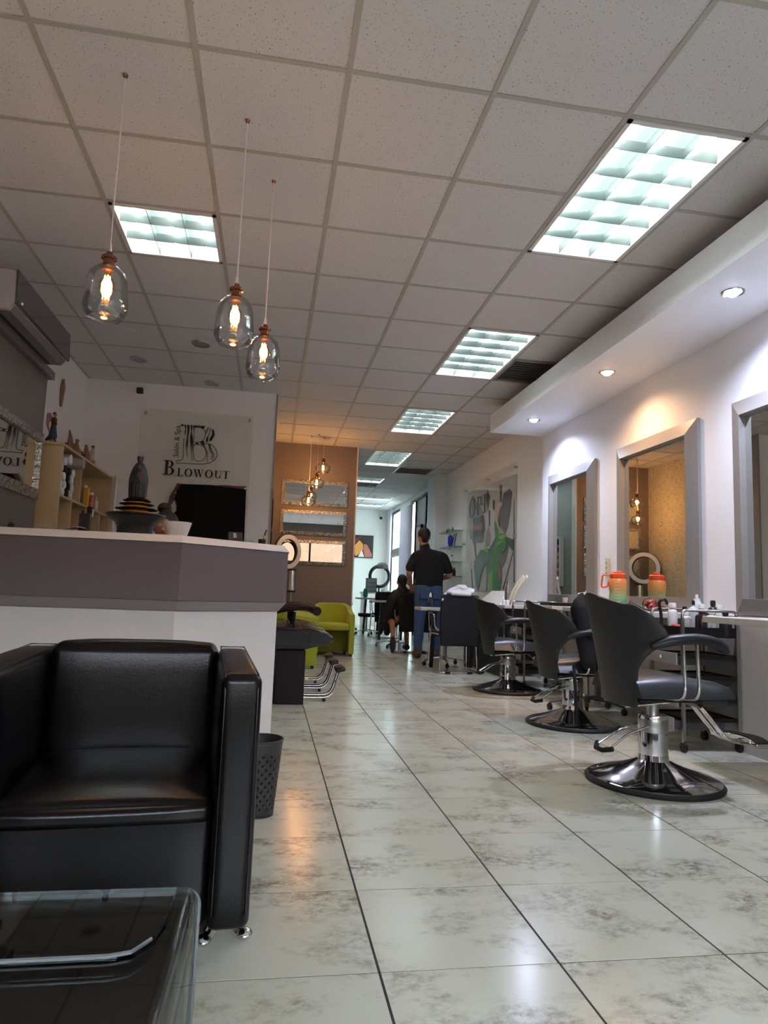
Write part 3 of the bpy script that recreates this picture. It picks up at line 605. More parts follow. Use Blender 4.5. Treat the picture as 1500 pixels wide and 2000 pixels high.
# security cameras
for (x, y, z, l) in ((-1.43, 7.33, 2.88, 'white and black security camera above the logo sign'), (2.74, 17.4, 2.80, 'small dark security camera on the far wall')):
    t = thing('security_camera', l, 'camera', (x, y, z))
    MB().box((-.035, -.05, .0), (.035, 0, .035)).build('mount', white, t, bevel=.004)
    MB().box((-.032, -.16, -.055), (.032, -.03, .0), Matrix.Rotation(.25, 3, 'X')).build('housing', white, t, bevel=.012, seg=3)
    MB().box((-.034, -.19, -.078), (.034, -.14, -.012), Matrix.Rotation(.25, 3, 'X')).build('lens_hood', blk, t, bevel=.014, seg=3)

# ================================================================ SHELF UNIT with towels and bottles
t = thing('shelf_unit', 'light wood shelf unit with compartments against the left wall', 'shelf', (0, 0, 0))
XB, XF = -1.975, -1.655; th = .02
def board(name, a, b): MB().box(a, b).build(name, woodl, t, smooth=0, bevel=.001)
board('side_panel', (XB, 5.60, 0), (XF, 5.62, 1.915)); board('side_panel', (XB, 7.27, 0), (XF, 7.29, 1.915)); board('top_board', (XB, 5.58, 1.915), (XF+.003, 7.30, 1.935))
board('back_panel', (XB-.003, 5.6, 0), (XB+.006, 7.29, 1.93)); board('divider', (XB, 6.165, 1.53), (XF, 6.185, 1.915))
board('shelf_board', (XB, 5.62, 1.515), (XF, 7.27, 1.533)); board('divider', (XB, 5.945, 1.06), (XF, 5.965, 1.515)); board('divider', (XB, 6.44, 1.06), (XF, 6.46, 1.515)); board('divider', (XB, 6.9, 1.06), (XF, 6.92, 1.515))
board('shelf_board', (XB, 5.62, 1.04), (XF, 7.27, 1.06)); board('plinth', (XB, 5.62, 0), (XF, 7.27, .08))
tw = mat('white_terry', (216, 216, 214), .9, var=.06, scale=120, bump=.4); twb = mat('black_terry', (16, 16, 18), .9, var=.2, scale=120, bump=.4); twg = mat('grey_terry', (168, 160, 160), .9, var=.2, scale=40, bump=.4)
def towel(x, y, z, m, lab, grp, r=.034):
    mb = MB(); mb.tube([(x-.24, y, z), (x-.012, y, z), (x, y, z), (x+.004, y, z)], [r, r, r*.93, r*.6], 16)
    return tag(mb.build('rolled_towel', m), lab, 'towel', grp)
rows = [5.655, 5.765, 5.875, 5.985, 6.09]
for k in range(5):
    z = 1.568+k*.062
    for q, y in enumerate(rows[:4]):
        m_ = twb if q == 2 or (q == 1 and k in (3,)) else tw
        if k == 4 and q > 1: continue
        m_l = 'black' if m_ is twb else 'white'; lv = ('bottom', 'second', 'middle', 'fourth', 'top')[k]; cn = ('nearest', 'second', 'third', 'farthest')[q]
        towel(XF-.02, y+.03*(k % 2), z, m_, f'{m_l} rolled towel in the upper shelf compartment, {lv} row, {cn} column', f'{m_l} rolled towels in the upper compartment', .036)
towel(XF-.02, 5.90, 1.855, tw, 'larger white rolled towel lying on top of the stack, left one', 'white towels on top', .046)
towel(XF+.05, 6.02, 1.845, twg, 'larger greyish rolled towel on top of the stack, sticking out right', 'grey towels', .046)
towel(XF-.02, 5.70, 1.115, tw, 'white rolled towel in the lower left compartment just above the counter', 'towels in lower compartments', .045)
towel(XF-.02, 6.60, 1.20, tw, 'white rolled towel in the lower right compartment, upper one', 'towels in lower compartments', .05)
towel(XF-.02, 6.62, 1.105, tw, 'white rolled towel in the lower right compartment, lower one', 'towels in lower compartments', .045)
def bottle(name, x, y, z, r, h, body, cap, label, cat='bottle', neck=.35, cr=.5, ch=.12, n=18, group=None):
    t = thing(name, label, cat, (x, y, z), 0, group)
    MB().lathe([(r*.92, 0), (r, .01*min(1, h*8)), (r, h*.68), (r*.85, h*.76), (r*neck, h*.82), (r*neck, h*.86), (.0001, h*.86)], n=n).build('body', body, t)
    MB().lathe([(r*cr, h*.84), (r*cr, h*(.84+ch)), (r*cr*.8, h*(.88+ch)), (.0001, h*(.88+ch))], n=n).build('cap', cap, t)
    return t
lil = mat('lilac_plastic', (178, 168, 186), .4); org = mat('amber_bottle', (190, 74, 30), .2, coat=.4); cream = mat('cream_plastic', (214, 204, 178), .4); yel = mat('yellow_box', (224, 172, 40), .5)
bottle('shampoo_bottle', -1.73, 6.60, 1.533, .04, .21, lil, white, 'lilac squeeze bottle on the right side of the wood shelf, tallest', neck=.5)
bottle('spray_bottle', -1.68, 6.65, 1.533, .032, .15, org, white, 'amber bottle with white pump and clear cap on the wood shelf')
bottle('lotion_bottle', -1.72, 6.76, 1.533, .028, .16, mat('pale_grey_plastic', (196, 196, 194), .4), white, 'pale grey lotion bottle behind the amber bottle')
bottle('serum_bottle', -1.69, 6.86, 1.533, .022, .13, cream, white, 'cream serum bottle with a narrow tip, rightmost on the wood shelf', neck=.3, cr=.25, ch=.2)
tag(MB().box((-1.70, 6.44, 1.533), (-1.655, 6.475, 1.70)).build('product_box', yel, bevel=.002), 'tall yellow box at the edge of the wood shelf', 'box')
t = thing('hanging_case', 'black and white case hanging from the wood shelf edge', 'case', (-1.635, 6.47, 1.43))
MB().box((-.02, -.035, 0), (.02, .035, .10)).build('case_body', blk, t, bevel=.004); MB().box((.02, -.012, .01), (.023, .03, .08)).build('white_label', white, t, smooth=0)
MB().tube([(0, 0, .10), (0, 0, .14), (-.03, 0, .14)], .0025, 6).build('hook', steel, t)
tag(MB().tube([(-1.62, 7.305, 0), (-1.62, 7.305, 1.96)], .014, 10).build('wall_pipe', wallw), 'white vertical conduit beside the wood shelf', 'pipe')

# ---- statuettes on the shelf top
def statue(name, x, y, z, label, parts, s=1.0, vox=.005):
    t = thing(name, label, 'figurine', (x, y, z))
    for pn, m_, lst in parts:
        mb = MB()
        for q in lst:
            if q[0] == 'l': mb.limb(*[tuple(c*s for c in v) if isinstance(v, tuple) else v*s for v in q[1:]])
            elif q[0] == 'b': mb.ball(tuple(c*s for c in q[1]), tuple(c*s for c in q[2]) if isinstance(q[2], tuple) else q[2]*s)
        mb.build(pn, m_, t, remesh=vox, sm=2)
    return t
resin = mat('brown_resin', (142, 110, 80), .6, var=.35, scale=60); blue = mat('deep_blue_paint', (40, 58, 84), .5); maroon = mat('maroon_paint', (88, 36, 34), .5); pinkm = mat('dusty_pink_paint', (176, 138, 120), .5)
statue('angel_statuette', -1.78, 5.72, 1.935, 'winged angel statuette in blue skirt on the near end of the wood shelf', [
  ('skirt', blue, [('l', (0, 0, .07), (0, 0, .16), .034, .02), ('l', (-.02, 0, .06), (-.045, 0, .04), .02, .012), ('l', (0, 0, .05), (.02, 0, .03), .025, .012)]),
  ('plinth', resin, [('l', (0, 0, .012), (0, 0, .03), .03, .024)]),
  ('torso', maroon, [('l', (0, 0, .16), (0, 0, .205), .02, .024), ('l', (0, -.02, .20), (.03, -.025, .165), .010, .007)]),
  ('wing', pinkm, [('l', (-.02, .005, .20), (-.045, .01, .245), .014, .018), ('l', (-.045, .01, .245), (-.05, .01, .17), .018, .012), ('l', (-.05, .01, .17), (-.03, .005, .10), .012, .004)]),
  ('head', skin, [('b', (.004, 0, .245), (.014, .013, .018))]),
  ('hair', hairm, [('b', (.0, 0, .256), (.015, .014, .012))])])
statue('nativity_group', -1.76, 6.22, 1.935, 'brown carved family group statuette in the middle of the wood shelf top', [
  ('carved_body', resin, [('l', (-.02, 0, .03), (-.03, 0, .17), .04, .018), ('l', (-.03, 0, .17), (-.04, 0, .23), .018, .008), ('l', (.03, 0, .03), (.025, 0, .11), .04, .02), ('b', (.03, 0, .145), .018), ('l', (.05, 0, .02), (.06, 0, .06), .02, .014)]),
  ('dark_figure', maroon, [('l', (-.055, -.02, .02), (-.055, -.02, .09), .018, .012), ('b', (-.055, -.02, .11), .012)])])
statue('dark_statuette', -1.74, 6.47, 1.935, 'small dark statuette between the two brown groups on the wood shelf', [
  ('figure', mat('dark_bronze', (36, 34, 36), .4), [('l', (-.01, 0, .01), (-.008, 0, .07), .016, .01), ('b', (-.008, 0, .09), .010), ('l', (.014, 0, .01), (.012, 0, .05), .012, .008), ('b', (.012, 0, .066), .009)])], vox=.004)
statue('seated_angel_group', -1.74, 6.72, 1.935, 'pale brown carved angel group statuette at the far end of the wood shelf top', [
  ('carved_rock', resin, [('l', (-.03, 0, .03), (-.045, 0, .20), .042, .014), ('l', (0, 0, .02), (.03, 0, .04), .03, .02)]),
  ('robe', mat('cream_resin', (188, 168, 140), .6), [('l', (.01, 0, .08), (.015, 0, .15), .026, .02), ('l', (.015, 0, .08), (.045, 0, .06), .018, .012), ('l', (.045, 0, .06), (.035, 0, .02), .012, .009)]),
  ('head', skin, [('b', (.018, 0, .185), .016)]), ('hair', hairm, [('b', (.016, 0, .196), (.018, .017, .011))])])
t = thing('crucifix_carving', 'slender carved wooden figure hanging on the white wall above the shelf', 'carving', (-1.965, 6.46, 2.43))
mb = MB(); mb.limb((0, 0, .01), (0, .005, .16), .012, .022); mb.limb((0, .005, .16), (0, .01, .21), .024, .02); mb.ball((0, .01, .245), (.014, .018, .022)); mb.limb((0, -.02, .2), (0, -.025, .15), .011, .008); mb.limb((0, .03, .2), (0, .03, .12), .011, .008)
mb.build('carved_body', resin, t, remesh=.005, sm=1)

# ================================================================ SALON CHAIRS
def salon_chair(x, y, rz, lift, label):
    t = thing('salon_chair', label, 'chair', (x, y, 0), rz, 'black hydraulic salon chairs')
    MB().lathe([(.0001, 0), (.318, 0), (.322, .012), (.312, .022), (.0001, .02)], n=56).build('rubber_foot', rubber, t)
    MB().lathe([(.305, .018), (.306, .026), (.288, .034), (.22, .052), (.15, .074), (.10, .094), (.074, .108), (.069, .14), (.0001, .14)], n=56).build('base', chrome, t)
    MB().lathe([(.070, .12), (.070, .31), (.066, .322), (.0001, .322)], n=32).build('pump_column', chrome, t)
    MB().lathe([(.0705, .24), (.0712, .242), (.0712, .30), (.0705, .302)], n=32).build('column_collar', steel, t)
    MB().cyl((0, 0, .31), (0, 0, .40+lift), .028, 20).build('piston', steel, t)
    z = lift
    MB().box((-.17, -.16, .40+z), (.16, .16, .415+z)).box((-.14, -.05, .385+z), (.12, .05, .40+z)).build('seat_plate', blk, t, bevel=.004)
    MB().tube([(-.20, -.10, .375+z), (.02, -.10, .395+z)], .008, 8).tube([(-.20, .10, .375+z), (.02, .10, .395+z)], .008, 8).build('back_bracket', chrome, t)
    # pump pedal
    MB().tube(roundpath([(-.05, -.045, .27), (-.16, -.045, .235), (-.27, -.06, .165)], .03), .0055, 8).tube(roundpath([(-.05, .045, .27), (-.16, .045, .235), (-.27, .06, .165)], .03), .0055, 8).build('pedal_rod', chrome, t)
    MB().tube([(-.255, -.075, .172), (-.285, -.03, .158), (-.285, .03, .158), (-.255, .075, .172)], .012, 10).build('pedal', rubber, t)
    # seat cushion: lofted saddle
    mb = MB(); nx, ny = 16, 14; top = []
    for i in range(nx+1):
        u = i/nx; X = -.20+.50*u; hw = .235+.02*sin(u*pi)
        for j in range(ny+1):
            v = -1+2*j/ny; e_ = 1-abs(v)**6
            zt = .50+z+.035*abs(v)**2*(1-u*.6)+.020*sin(pi*min(1, u*1.3))-.040*max(0, u-.78)**1.6*12*.6
            zt = zt*e_+(.43+z)*(1-e_)
            top.append((X-.02*abs(v)**3*(u > .9), hw*v, zt))
    bot = [(a, b*.96, min(.428+z, c-.0)) for a, b, c in top]; n = len(top); fs = []
    for i in range(nx):
        for j in range(ny):
            a = i*(ny+1)+j; q = (a, a+1, a+ny+2, a+ny+1); fs.append(q); fs.append(tuple(k+n for k in q[::-1]))
    for i in range(nx): a = i*(ny+1); fs.append((a, a+ny+1, a+ny+1+n, a+n)); a += ny; fs.append((a, a+n, a+ny+1+n, a+ny+1))
    for j in range(ny): fs.append((j, j+n, j+1+n, j+1)); a = nx*(ny+1)+j; fs.append((a, a+1, a+1+n, a+n))
    mb.add(top+bot, fs).build('seat', vinyl, t, smooth=60)
    # tulip back shell
    HW = [(0, .160), (.15, .168), (.35, .188), (.47, .225), (.56, .268), (.63, .292), (.70, .286), (.80, .266), (.88, .232), (.94, .185), (.98, .13), (1, .08)]
    def hw(v):
        for (a, p), (b, q) in zip(HW, HW[1:]):
            if v <= b: return p+(q-p)*(v-a)/(b-a)
        return .08
    def shell(fw, inset=0.):
        out = []
        for i in range(21):
            v = i/20
            for j in range(17):
                u = -1+j/8; yy = u*(hw(v)-inset)
                out.append((-.215-.125*v+.19*abs(yy/.29)**2*(.55+.45*min(1, v/.6))+fw, yy, .375+z+v*.525-.02*abs(u)**2*(v > .9)))
        return out
    o_, i_ = shell(0), shell(.0)
    i_ = [(a+.055*(1-abs(-1+(k % 17)/8)**4)*(1-abs(2*(k//17)/20-1)**8)+.006, b*.985, c) for k, (a, b, c) in enumerate(i_)]
    for nm, P0, P1, m_ in (('back_shell', o_, [(a+.006, b, c) for a, b, c in o_], vinylback), ('back_cushion', [(a+.007, b, c) for a, b, c in o_], [(a+.004, b, c) for a, b, c in i_], vinyl)):
        n = len(P0); fs = []
        for i in range(20):
            for j in range(16):
                a = i*17+j; q = (a, a+1, a+18, a+17); fs.append(q); fs.append(tuple(k+n for k in q[::-1]))
        for i in range(20): a = i*17; fs.append((a, a+17, a+17+n, a+n)); a += 16; fs.append((a, a+n, a+17+n, a+17))
        for j in range(16): fs.append((j, j+n, j+1+n, j+1)); a = 340+j; fs.append((a, a+1, a+1+n, a+n))
        MB().add(P0+P1, fs).build(nm, m_, t, smooth=60)
    for s_ in (-1, 1):
        ap = smoothpath([(-.17, s_*.265, .665+z), (-.08, s_*.285, .695+z), (.04, s_*.29, .705+z), (.14, s_*.285, .690+z), (.20, s_*.275, .650+z)], 5)
        MB().tube(ap, [(.012+.013*min(1, i/4), .024+.008*min(1, i/5)) if i < len(ap)-2 else (.014, .026) for i in range(len(ap))], 14).build('armrest', vinyl, t, bevel=.004)
        for dx in (-.035, .035):
            MB().tube(roundpath([(dx+.01, s_*.285, .69+z), (dx+.02, s_*.285, .47+z), (dx+.02, s_*.26, .43+z), (dx-.02, s_*.12, .42+z)], .04), .0085, 10).build('arm_post', chrome, t)
    # footrest
    for s_ in (-.045, -.022, .022, .045):
        MB().tube(roundpath([(.05, s_, .405+z), (.20, s_, .405+z), (.38, s_, .20+z*.7), (.50, s_, .185+z*.7)], .07), .007, 8).build('footrest_tube', chrome, t)
    MB().box((.20, -.06, .365+z), (.235, .06, .39+z), Matrix.Rotation(.8, 3, 'Y')).build('tube_clamp', blk, t, bevel=.005)
    mb = MB(); zf = .19+z*.7
    P_ = [(.40+.10*(1-(k/8-1)**2)**.5 if 0 else .45+.05*cos(pi*(k/8-1)/2*1.2), (k/8-1)*.17) for k in range(17)]
    poly = [(a+.0, b) for a, b in P_]+[(a+.085, b) for a, b in P_[::-1]]
    mb.prism(poly, .022, lambda u, v, q: (u, v, zf+q)).build('footrest_plate', chrome, t, bevel=.003)
    mb = MB(); mb.prism([(a+.008, b*.95) for a, b in P_]+[(a+.077, b*.95) for a, b in P_[::-1]], .005, lambda u, v, q: (u, v, zf+.022+q)).build('grip_pad', rubber, t)
    return t
salon_chair(1.889, 3.162, .02, .0, 'nearest black salon chair on a round chrome base, at right')
salon_chair(2.133, 4.589, .0, -.055, 'middle black salon chair, with the dark jacket on it')
salon_chair(2.226, 6.167, -.02, -.045, 'farthest of the three black salon chairs on round chrome bases')
# jacket on the middle chair
mb = MB()
mb.limb((2.06, 4.36, .80), (2.20, 4.40, .86), .05, .05); mb.limb((2.07, 4.36, .80), (2.12, 4.33, .45), .06, .05); mb.limb((2.18, 4.40, .82), (2.24, 4.38, .42), .07, .07)
mb.limb((2.06, 4.36, .84), (2.10, 4.38, .90), .035, .018); mb.limb((2.12, 4.35, .5), (2.16, 4.34, .40), .05, .03); mb.limb((2.13, 4.37, .7), (2.2, 4.37, .5), .07, .07)
tag(mb.build('jacket', clothb, remesh=.012), 'dark jacket heaped over the armrest of the middle salon chair', 'jacket')
tag(MB().tube(smoothpath([(2.02, 4.33, .43), (2.03, 4.32, .25), (2.04, 4.33, .05)], 4), (.012, .006), 8).build('strap', clothb), 'black strap hanging from the jacket down to the chair base', 'strap')

# ================================================================ VANITY STATIONS
top = mat('grey_white_worktop', (208, 204, 196), .35, var=.05, scale=30); vpan = mat('greige_panel', (176, 170, 162), .45)
def worktop(y0, y1, label, x0=2.385):
    t = thing('vanity_worktop', label, 'worktop', (x0, y0, .765), 0, 'wall worktops under the mirrors')
    MB().box((0, 0, 0), (2.895-x0, y1-y0, .035)).build('top', top, t, bevel=.003)
    MB().box((2.812-x0, 0, -.765), (2.83-x0, y1-y0, 0)).build('front_panel', vpan, t, smooth=0)
    return t
worktop(-.6, 3.485, 'nearest wall worktop, cut by the right edge of the picture')
worktop(4.15, 5.50, 'middle wall worktop holding the orange jug and red dryer', 2.46)
worktop(5.62, 6.28, 'small far wall worktop under the farthest framed mirror', 2.42)
struct('baseboard_right', MB().box((2.828, 3.49, 0), (2.9, 4.145, .8)), vpan, smooth=0)
for y in (3.30, 2.95):
    t = thing('wall_hook', 'small black square hook on the panel under the near worktop, ' + ('left one' if y > 3.2 else 'right one'), 'hook', (2.805, y+.0, .665))
    MB().box((-.006, -.017, -.022), (0, .017, .022)).build('plate', blk, t, bevel=.002); MB().tube([(-.004, 0, -.01), (-.035, 0, -.014), (-.042, 0, .004)], .0035, 6).build('hook_arm', steel, t)
def caster(x, y, par, r=.022, z=None):
    MB().lathe([(r*.5, -.012), (r, -.010), (r, .010), (r*.5, .012)], (x, y, r), 16, 'x').build('caster', blk, par)
    MB().box((x-.008, y-.010, r), (x+.008, y+.010, r*2+.006)).build('caster_fork', blk, par, bevel=.002)
def trolley(x, y, label):
    t = thing('salon_trolley', label, 'trolley', (x, y, 0), 0, 'tiered salon trolleys'); a, b = .18, .165
    for sx in (-1, 1):
        for sy in (-1, 1):
            MB().box((sx*a-.009, sy*b-.009, .05), (sx*a+.009, sy*b+.009, .775)).build('post', steel, t, smooth=0)
            caster(sx*a, sy*b, t, .028)
    for sy in (-1, 1): MB().tube(roundpath([(-a, sy*b, .76), (-a, sy*b, .825), (a, sy*b, .825), (a, sy*b, .76)], .035), .009, 10).build('handle_rail', chrome, t)
    for k, z in enumerate((.70, .575, .45, .33, .205)):
        mb = MB(); mb.box((-a+.01, -b+.01, z-.03), (a-.01, b-.01, z-.024)); dep = .06 if k == 0 else .022
        for s_ in (-1, 1): mb.box((-a+.01, s_*(b-.004)-.004, z-.035), (a+.01, s_*(b-.004)+.004, z-.035+dep)); mb.box((s_*(a-.006)-.004, -b+.01, z-.035), (s_*(a-.006)+.004, b-.01, z-.035+dep))
        mb.build('tray', blk, t, smooth=0)
    for z, o_ in ((.50, .02), (.375, .0), (.255, .015), (.125, .045)):
        dr = MB().box((-a-.012-o_, -b+.02, z), (-a-.002-o_, b-.02, z+.068)).build('drawer', mat('grey_drawer', (150, 148, 146), .4), t, smooth=0)
        MB().box((-a-o_, -b+.025, z), (a-.03-o_, b-.025, z+.05)).build('drawer_box', mat('dark_drawer_box', (66, 66, 68), .5), dr, smooth=0)
        MB().ball((-a-.020-o_, 0, z+.035), .011).build('knob', chrome, dr)
    return t
trolley(2.625, 3.93, 'near tiered black trolley crowded with hair products, beside the nearest salon chair')
trolley(2.66, 6.58, 'far tiered trolley with chrome rails behind the farthest salon chair')
# things on the near trolley (tray floor at z = .676) and worktop
ZT = .676; wpl = white
bottle('hairspray_can', 2.735, 4.05, ZT, .032, .26, white, white, 'tall white hairspray can on the near trolley', 'spray can', neck=.6, cr=.3, ch=.08)
bottle('dropper_jar', 2.53, 4.00, ZT, .030, .19, white, mat('pale_pump', (222, 218, 208), .4), 'white pump jar left of the hairspray can on the near trolley', cr=.8)
bottle('pump_bottle', 2.61, 3.90, ZT, .032, .21, mat('smoky_bottle', (196, 200, 206), .2), blk, 'pale bottle with a black pump in the centre of the near trolley', cr=.3)
bottle('dark_bottle', 2.70, 3.95, ZT, .038, .19, mat('glossy_black', (20, 14, 18), .12), white, 'glossy black bottle with white cap on the near trolley', cr=.5)
bottle('cream_tube', 2.765, 3.86, ZT, .028, .19, white, white, 'white upright tube at the right of the near trolley', cr=.7)
bottle('perfume_bottle', 2.79, 3.965, ZT, .033, .215, blk, blk, 'square-shouldered all black bottle at the right rear of the near trolley', cr=.5, neck=.4)
bottle('wax_jar', 2.50, 3.81, ZT, .034, .14, mat('frosted_plastic', (205, 204, 200), .35), white, 'frosted square jar at the front left of the near trolley', n=8, neck=.5)
bottle('maroon_bottle', 2.60, 3.81, ZT, .035, .16, mat('dark_maroon', (44, 20, 24), .25), blk, 'dark maroon wide-shouldered bottle at the front of the near trolley', neck=.3, cr=.45)
bottle('clear_cap_bottle', 2.675, 3.815, ZT, .034, .155, mat('pearl_plastic', (216, 216, 214), .3), white, 'pearl white wide-shouldered bottle at the front of the near trolley', neck=.3, cr=.55)
bottle('black_jar', 2.745, 3.785, ZT, .036, .15, blk, blk, 'squat black jar at the front right of the near trolley', neck=.3, cr=.5)
bottle('blue_tube', 2.57, 3.93, ZT, .018, .17, mat('navy_plastic', (34, 34, 90), .35), blk, 'slim navy blue tube on the near trolley', cr=.8)
t = thing('hair_clipper', 'black curved clipper with looped handle at the back of the near trolley', 'clipper', (2.50, 4.07, ZT))
MB().tube(smoothpath([(0, 0, 0), (0, .01, .12), (-.01, .01, .19), (.02, 0, .21), (.04, 0, .18)], 5), .010, 10).build('clipper_body', blk, t)
tag(MB().box((2.47, 3.88, .70), (2.58, 3.93, .735)).build('red_pouch', mat('red_plastic', (190, 36, 34), .4), bevel=.01), 'flat red pouch in the top tray of the near trolley', 'pouch')
# orange jug
t = thing('water_jug', 'big orange to teal plastic jug with carry handle by the middle mirror', 'jug', (2.72, 5.04, .80), -.5)
jm = mat('ombre_plastic', (230, 150, 70), .3); N = jm.node_tree.nodes; L = jm.node_tree.links
tc = N.new('ShaderNodeTexCoord'); sp = N.new('ShaderNodeSeparateXYZ'); cr = N.new('ShaderNodeValToRGB'); mr = N.new('ShaderNodeMapRange'); mr.inputs[2].default_value = .25
L.new(tc.outputs['Object'], sp.inputs[0]); L.new(sp.outputs[2], mr.inputs[0]); L.new(mr.outputs[0], cr.inputs[0]); L.new(cr.outputs[0], N['Principled BSDF'].inputs[0])
e = cr.color_ramp.elements; e[0].color = lin((0, 170, 150)); e[0].position = .1; e[1].color = lin((226, 150, 84)); e[1].position = .75; q = e.new(.42); q.color = lin((150, 180, 130))
MB().lathe([(.062, 0), (.068, .01), (.068, .10), (.064, .125), (.064, .135), (.068, .16), (.068, .225), (.055, .245), (.0001, .245)], n=28).build('jug_body', jm, t)
orl = mat('bright_orange', (240, 92, 48), .35)
MB().lathe([(.058, .238), (.06, .245), (.06, .275), (.05, .282), (.0001, .282)], n=28).build('lid', orl, t); MB().box((-.04, -.015, .28), (.03, .015, .298), Matrix.Rotation(-.15, 3, 'Y')).build('spout_cap', orl, t, bevel=.006)
MB().tube(roundpath([(-.055, 0, .262), (-.115, 0, .27), (-.125, 0, .165), (-.075, 0, .175), (-.068, 0, .215)], .02), (.007, .011), 10).build('carry_handle', orl, t)
for k in range(8): MB().tube([(.0685*cos(a), .0685*sin(a), .035+k*.025) for a in (-1.9, -1.7, -1.5, -1.3)], .0012, 5).build('volume_mark', white, t)
# red dryer with cord
t = thing('hair_dryer', 'glossy dark red hair dryer lying on the middle worktop', 'hair dryer', (2.66, 4.46, .80), 1.2)
rm = mat('glossy_red', (120, 12, 24), .12, coat=.5)
mb = MB(); mb.limb((-.02, 0, .045), (.05, 0, .05), .042, .046); mb.limb((-.04, 0, .04), (-.12, .01, .03), .03, .024); mb.build('barrel', rm, t)
MB().limb((.02, 0, .04), (.10, -.10, .02), .022, .018).build('handle', rm, t); MB().lathe([(.038, 0), (.044, .004), (.044, .02), (.03, .026)], (.095, 0, .05), 20, 'x').build('rear_grille', blk, t)
tag(MB().tube(smoothpath([(2.66, 4.34, .82), (2.60, 4.40, .81), (2.62, 4.62, .85), (2.66, 4.74, .87), (2.70, 4.86, .83), (2.64, 4.90, .806), (2.58, 4.80, .81), (2.55, 4.62, .806), (2.50, 4.42, .812), (2.44, 4.35, .79), (2.44, 4.32, .66), (2.50, 4.3, .5)], 6), .006, 8).build('dryer_cord', blk), 'black power cord looping over the middle worktop and its edge', 'cord')
t = thing('flat_iron', 'black and red flat iron beside the red dryer', 'flat iron', (2.60, 4.72, .805), .4)
MB().limb((-.10, 0, .01), (.10, .01, .014), .013, .012).build('iron_arm', blk, t); MB().limb((-.10, .004, .03), (.10, .014, .032), .012, .011).build('iron_arm', rm, t)
t = thing('wall_socket', 'vertical white socket strip between the first two framed mirrors', 'socket', (2.898, 5.545, 1.15))
MB().box((-.012, -.028, -.085), (.002, .028, .085)).build('plate', cream, t, bevel=.004)
for k in (-.045, 0, .045): MB().box((-.014, -.012, k-.006), (-.011, .012, k-.001)).build('outlet', blk, t, smooth=0)
# far small worktop things
tag(MB().box((2.45, 5.72, .80), (2.66, 5.96, .825)).box((2.44, 5.70, .825), (2.68, 5.98, .832)).build('tool_tray', blk, bevel=.004), 'black tool tray overhanging the small far worktop', 'tray')
for k in range(3): tag(MB().tube(smoothpath([(2.47+k*.06, 5.73, .81), (2.45+k*.06, 5.66, .76), (2.47+k*.06, 5.62, .62)], 5), .006, 6).build('power_cord', blk), f'black tool cord hanging off the small far worktop, {("left", "middle", "right")[k]} one', 'cord')
tag(MB().lathe([(.02, 0), (.026, .045), (.0001, .045)], (2.62, 5.8, .832), 14).build('small_cup', white), 'small white cup on the black tool tray', 'cup')
# desk with angled white board, silver flask, tongs
t = thing('side_desk', 'white desk against the wall beyond the salon chairs', 'desk', (2.50, 7.05, 0))
MB().box((0, 0, .74), (.48, 1.6, .775)).build('desk_top', top, t, bevel=.003); MB().box((.02, .02, 0), (.05, 1.58, .74)).build('side_panel', blk, t, smooth=0); MB().box((.44, .02, 0), (.47, 1.58, .74)).build('back_panel', vpan, t, smooth=0)
tag(MB().add([(2.60, 7.5, .775), (2.60, 8.35, .775), (2.72, 8.15, .93), (2.72, 7.6, .93), (2.62, 7.5, .775), (2.62, 8.35, .775), (2.74, 8.15, .93), (2.74, 7.6, .93)], [(0, 1, 2, 3), (7, 6, 5, 4), (0, 4, 5, 1), (1, 5, 6, 2), (2, 6, 7, 3), (3, 7, 4, 0)]).build('slanted_board', mat('matte_white_board', (236, 236, 234), .5), smooth=0), 'white slanted board on the desk below the poster', 'board')
t = thing('steel_flask', 'slim brushed steel flask beside the white slanted board', 'flask', (2.62, 7.30, .775))
MB().lathe([(.032, 0), (.034, .01), (.034, .17), (.016, .215), (.016, .235), (.0001, .235)], n=20).build('body', steel, t); MB().lathe([(.018, .232), (.018, .265), (.0001, .267)], n=16).build('cap', steel, t)
for k, (yy, l) in enumerate(((7.22, 'left'), (7.12, 'right'))):
    mb = MB(); pts = smoothpath([(2.60, yy, .775), (2.63, yy-.03, .9), (2.68, yy-.08, 1.02), (2.72, yy-.14, 1.09)], 5); mb.tube(pts, [(.010, .03)]*len(pts), 8)
    o = tag(mb.build('tall_brush', cream), f'tall cream curved brush with black edging on the desk, {l} one', 'brush')
    MB().tube([p+Vector((0, .03, 0)) for p in pts], .004, 6).build('black_edging', blk, o)
for k, (dx, dy, m_, l) in enumerate(((.05, .06, white, 'small white pot'), (.10, .12, blk, 'small black pot'), (.06, .2, white, 'second white pot'))):
    tag(MB().lathe([(.022, 0), (.024, .04), (.014, .05), (.014, .06), (.0001, .06)], (2.52+dx, 7.1+dy, .775), 14).build('product_pot', m_), f'{l} on the desk before the steel flask', 'pot')

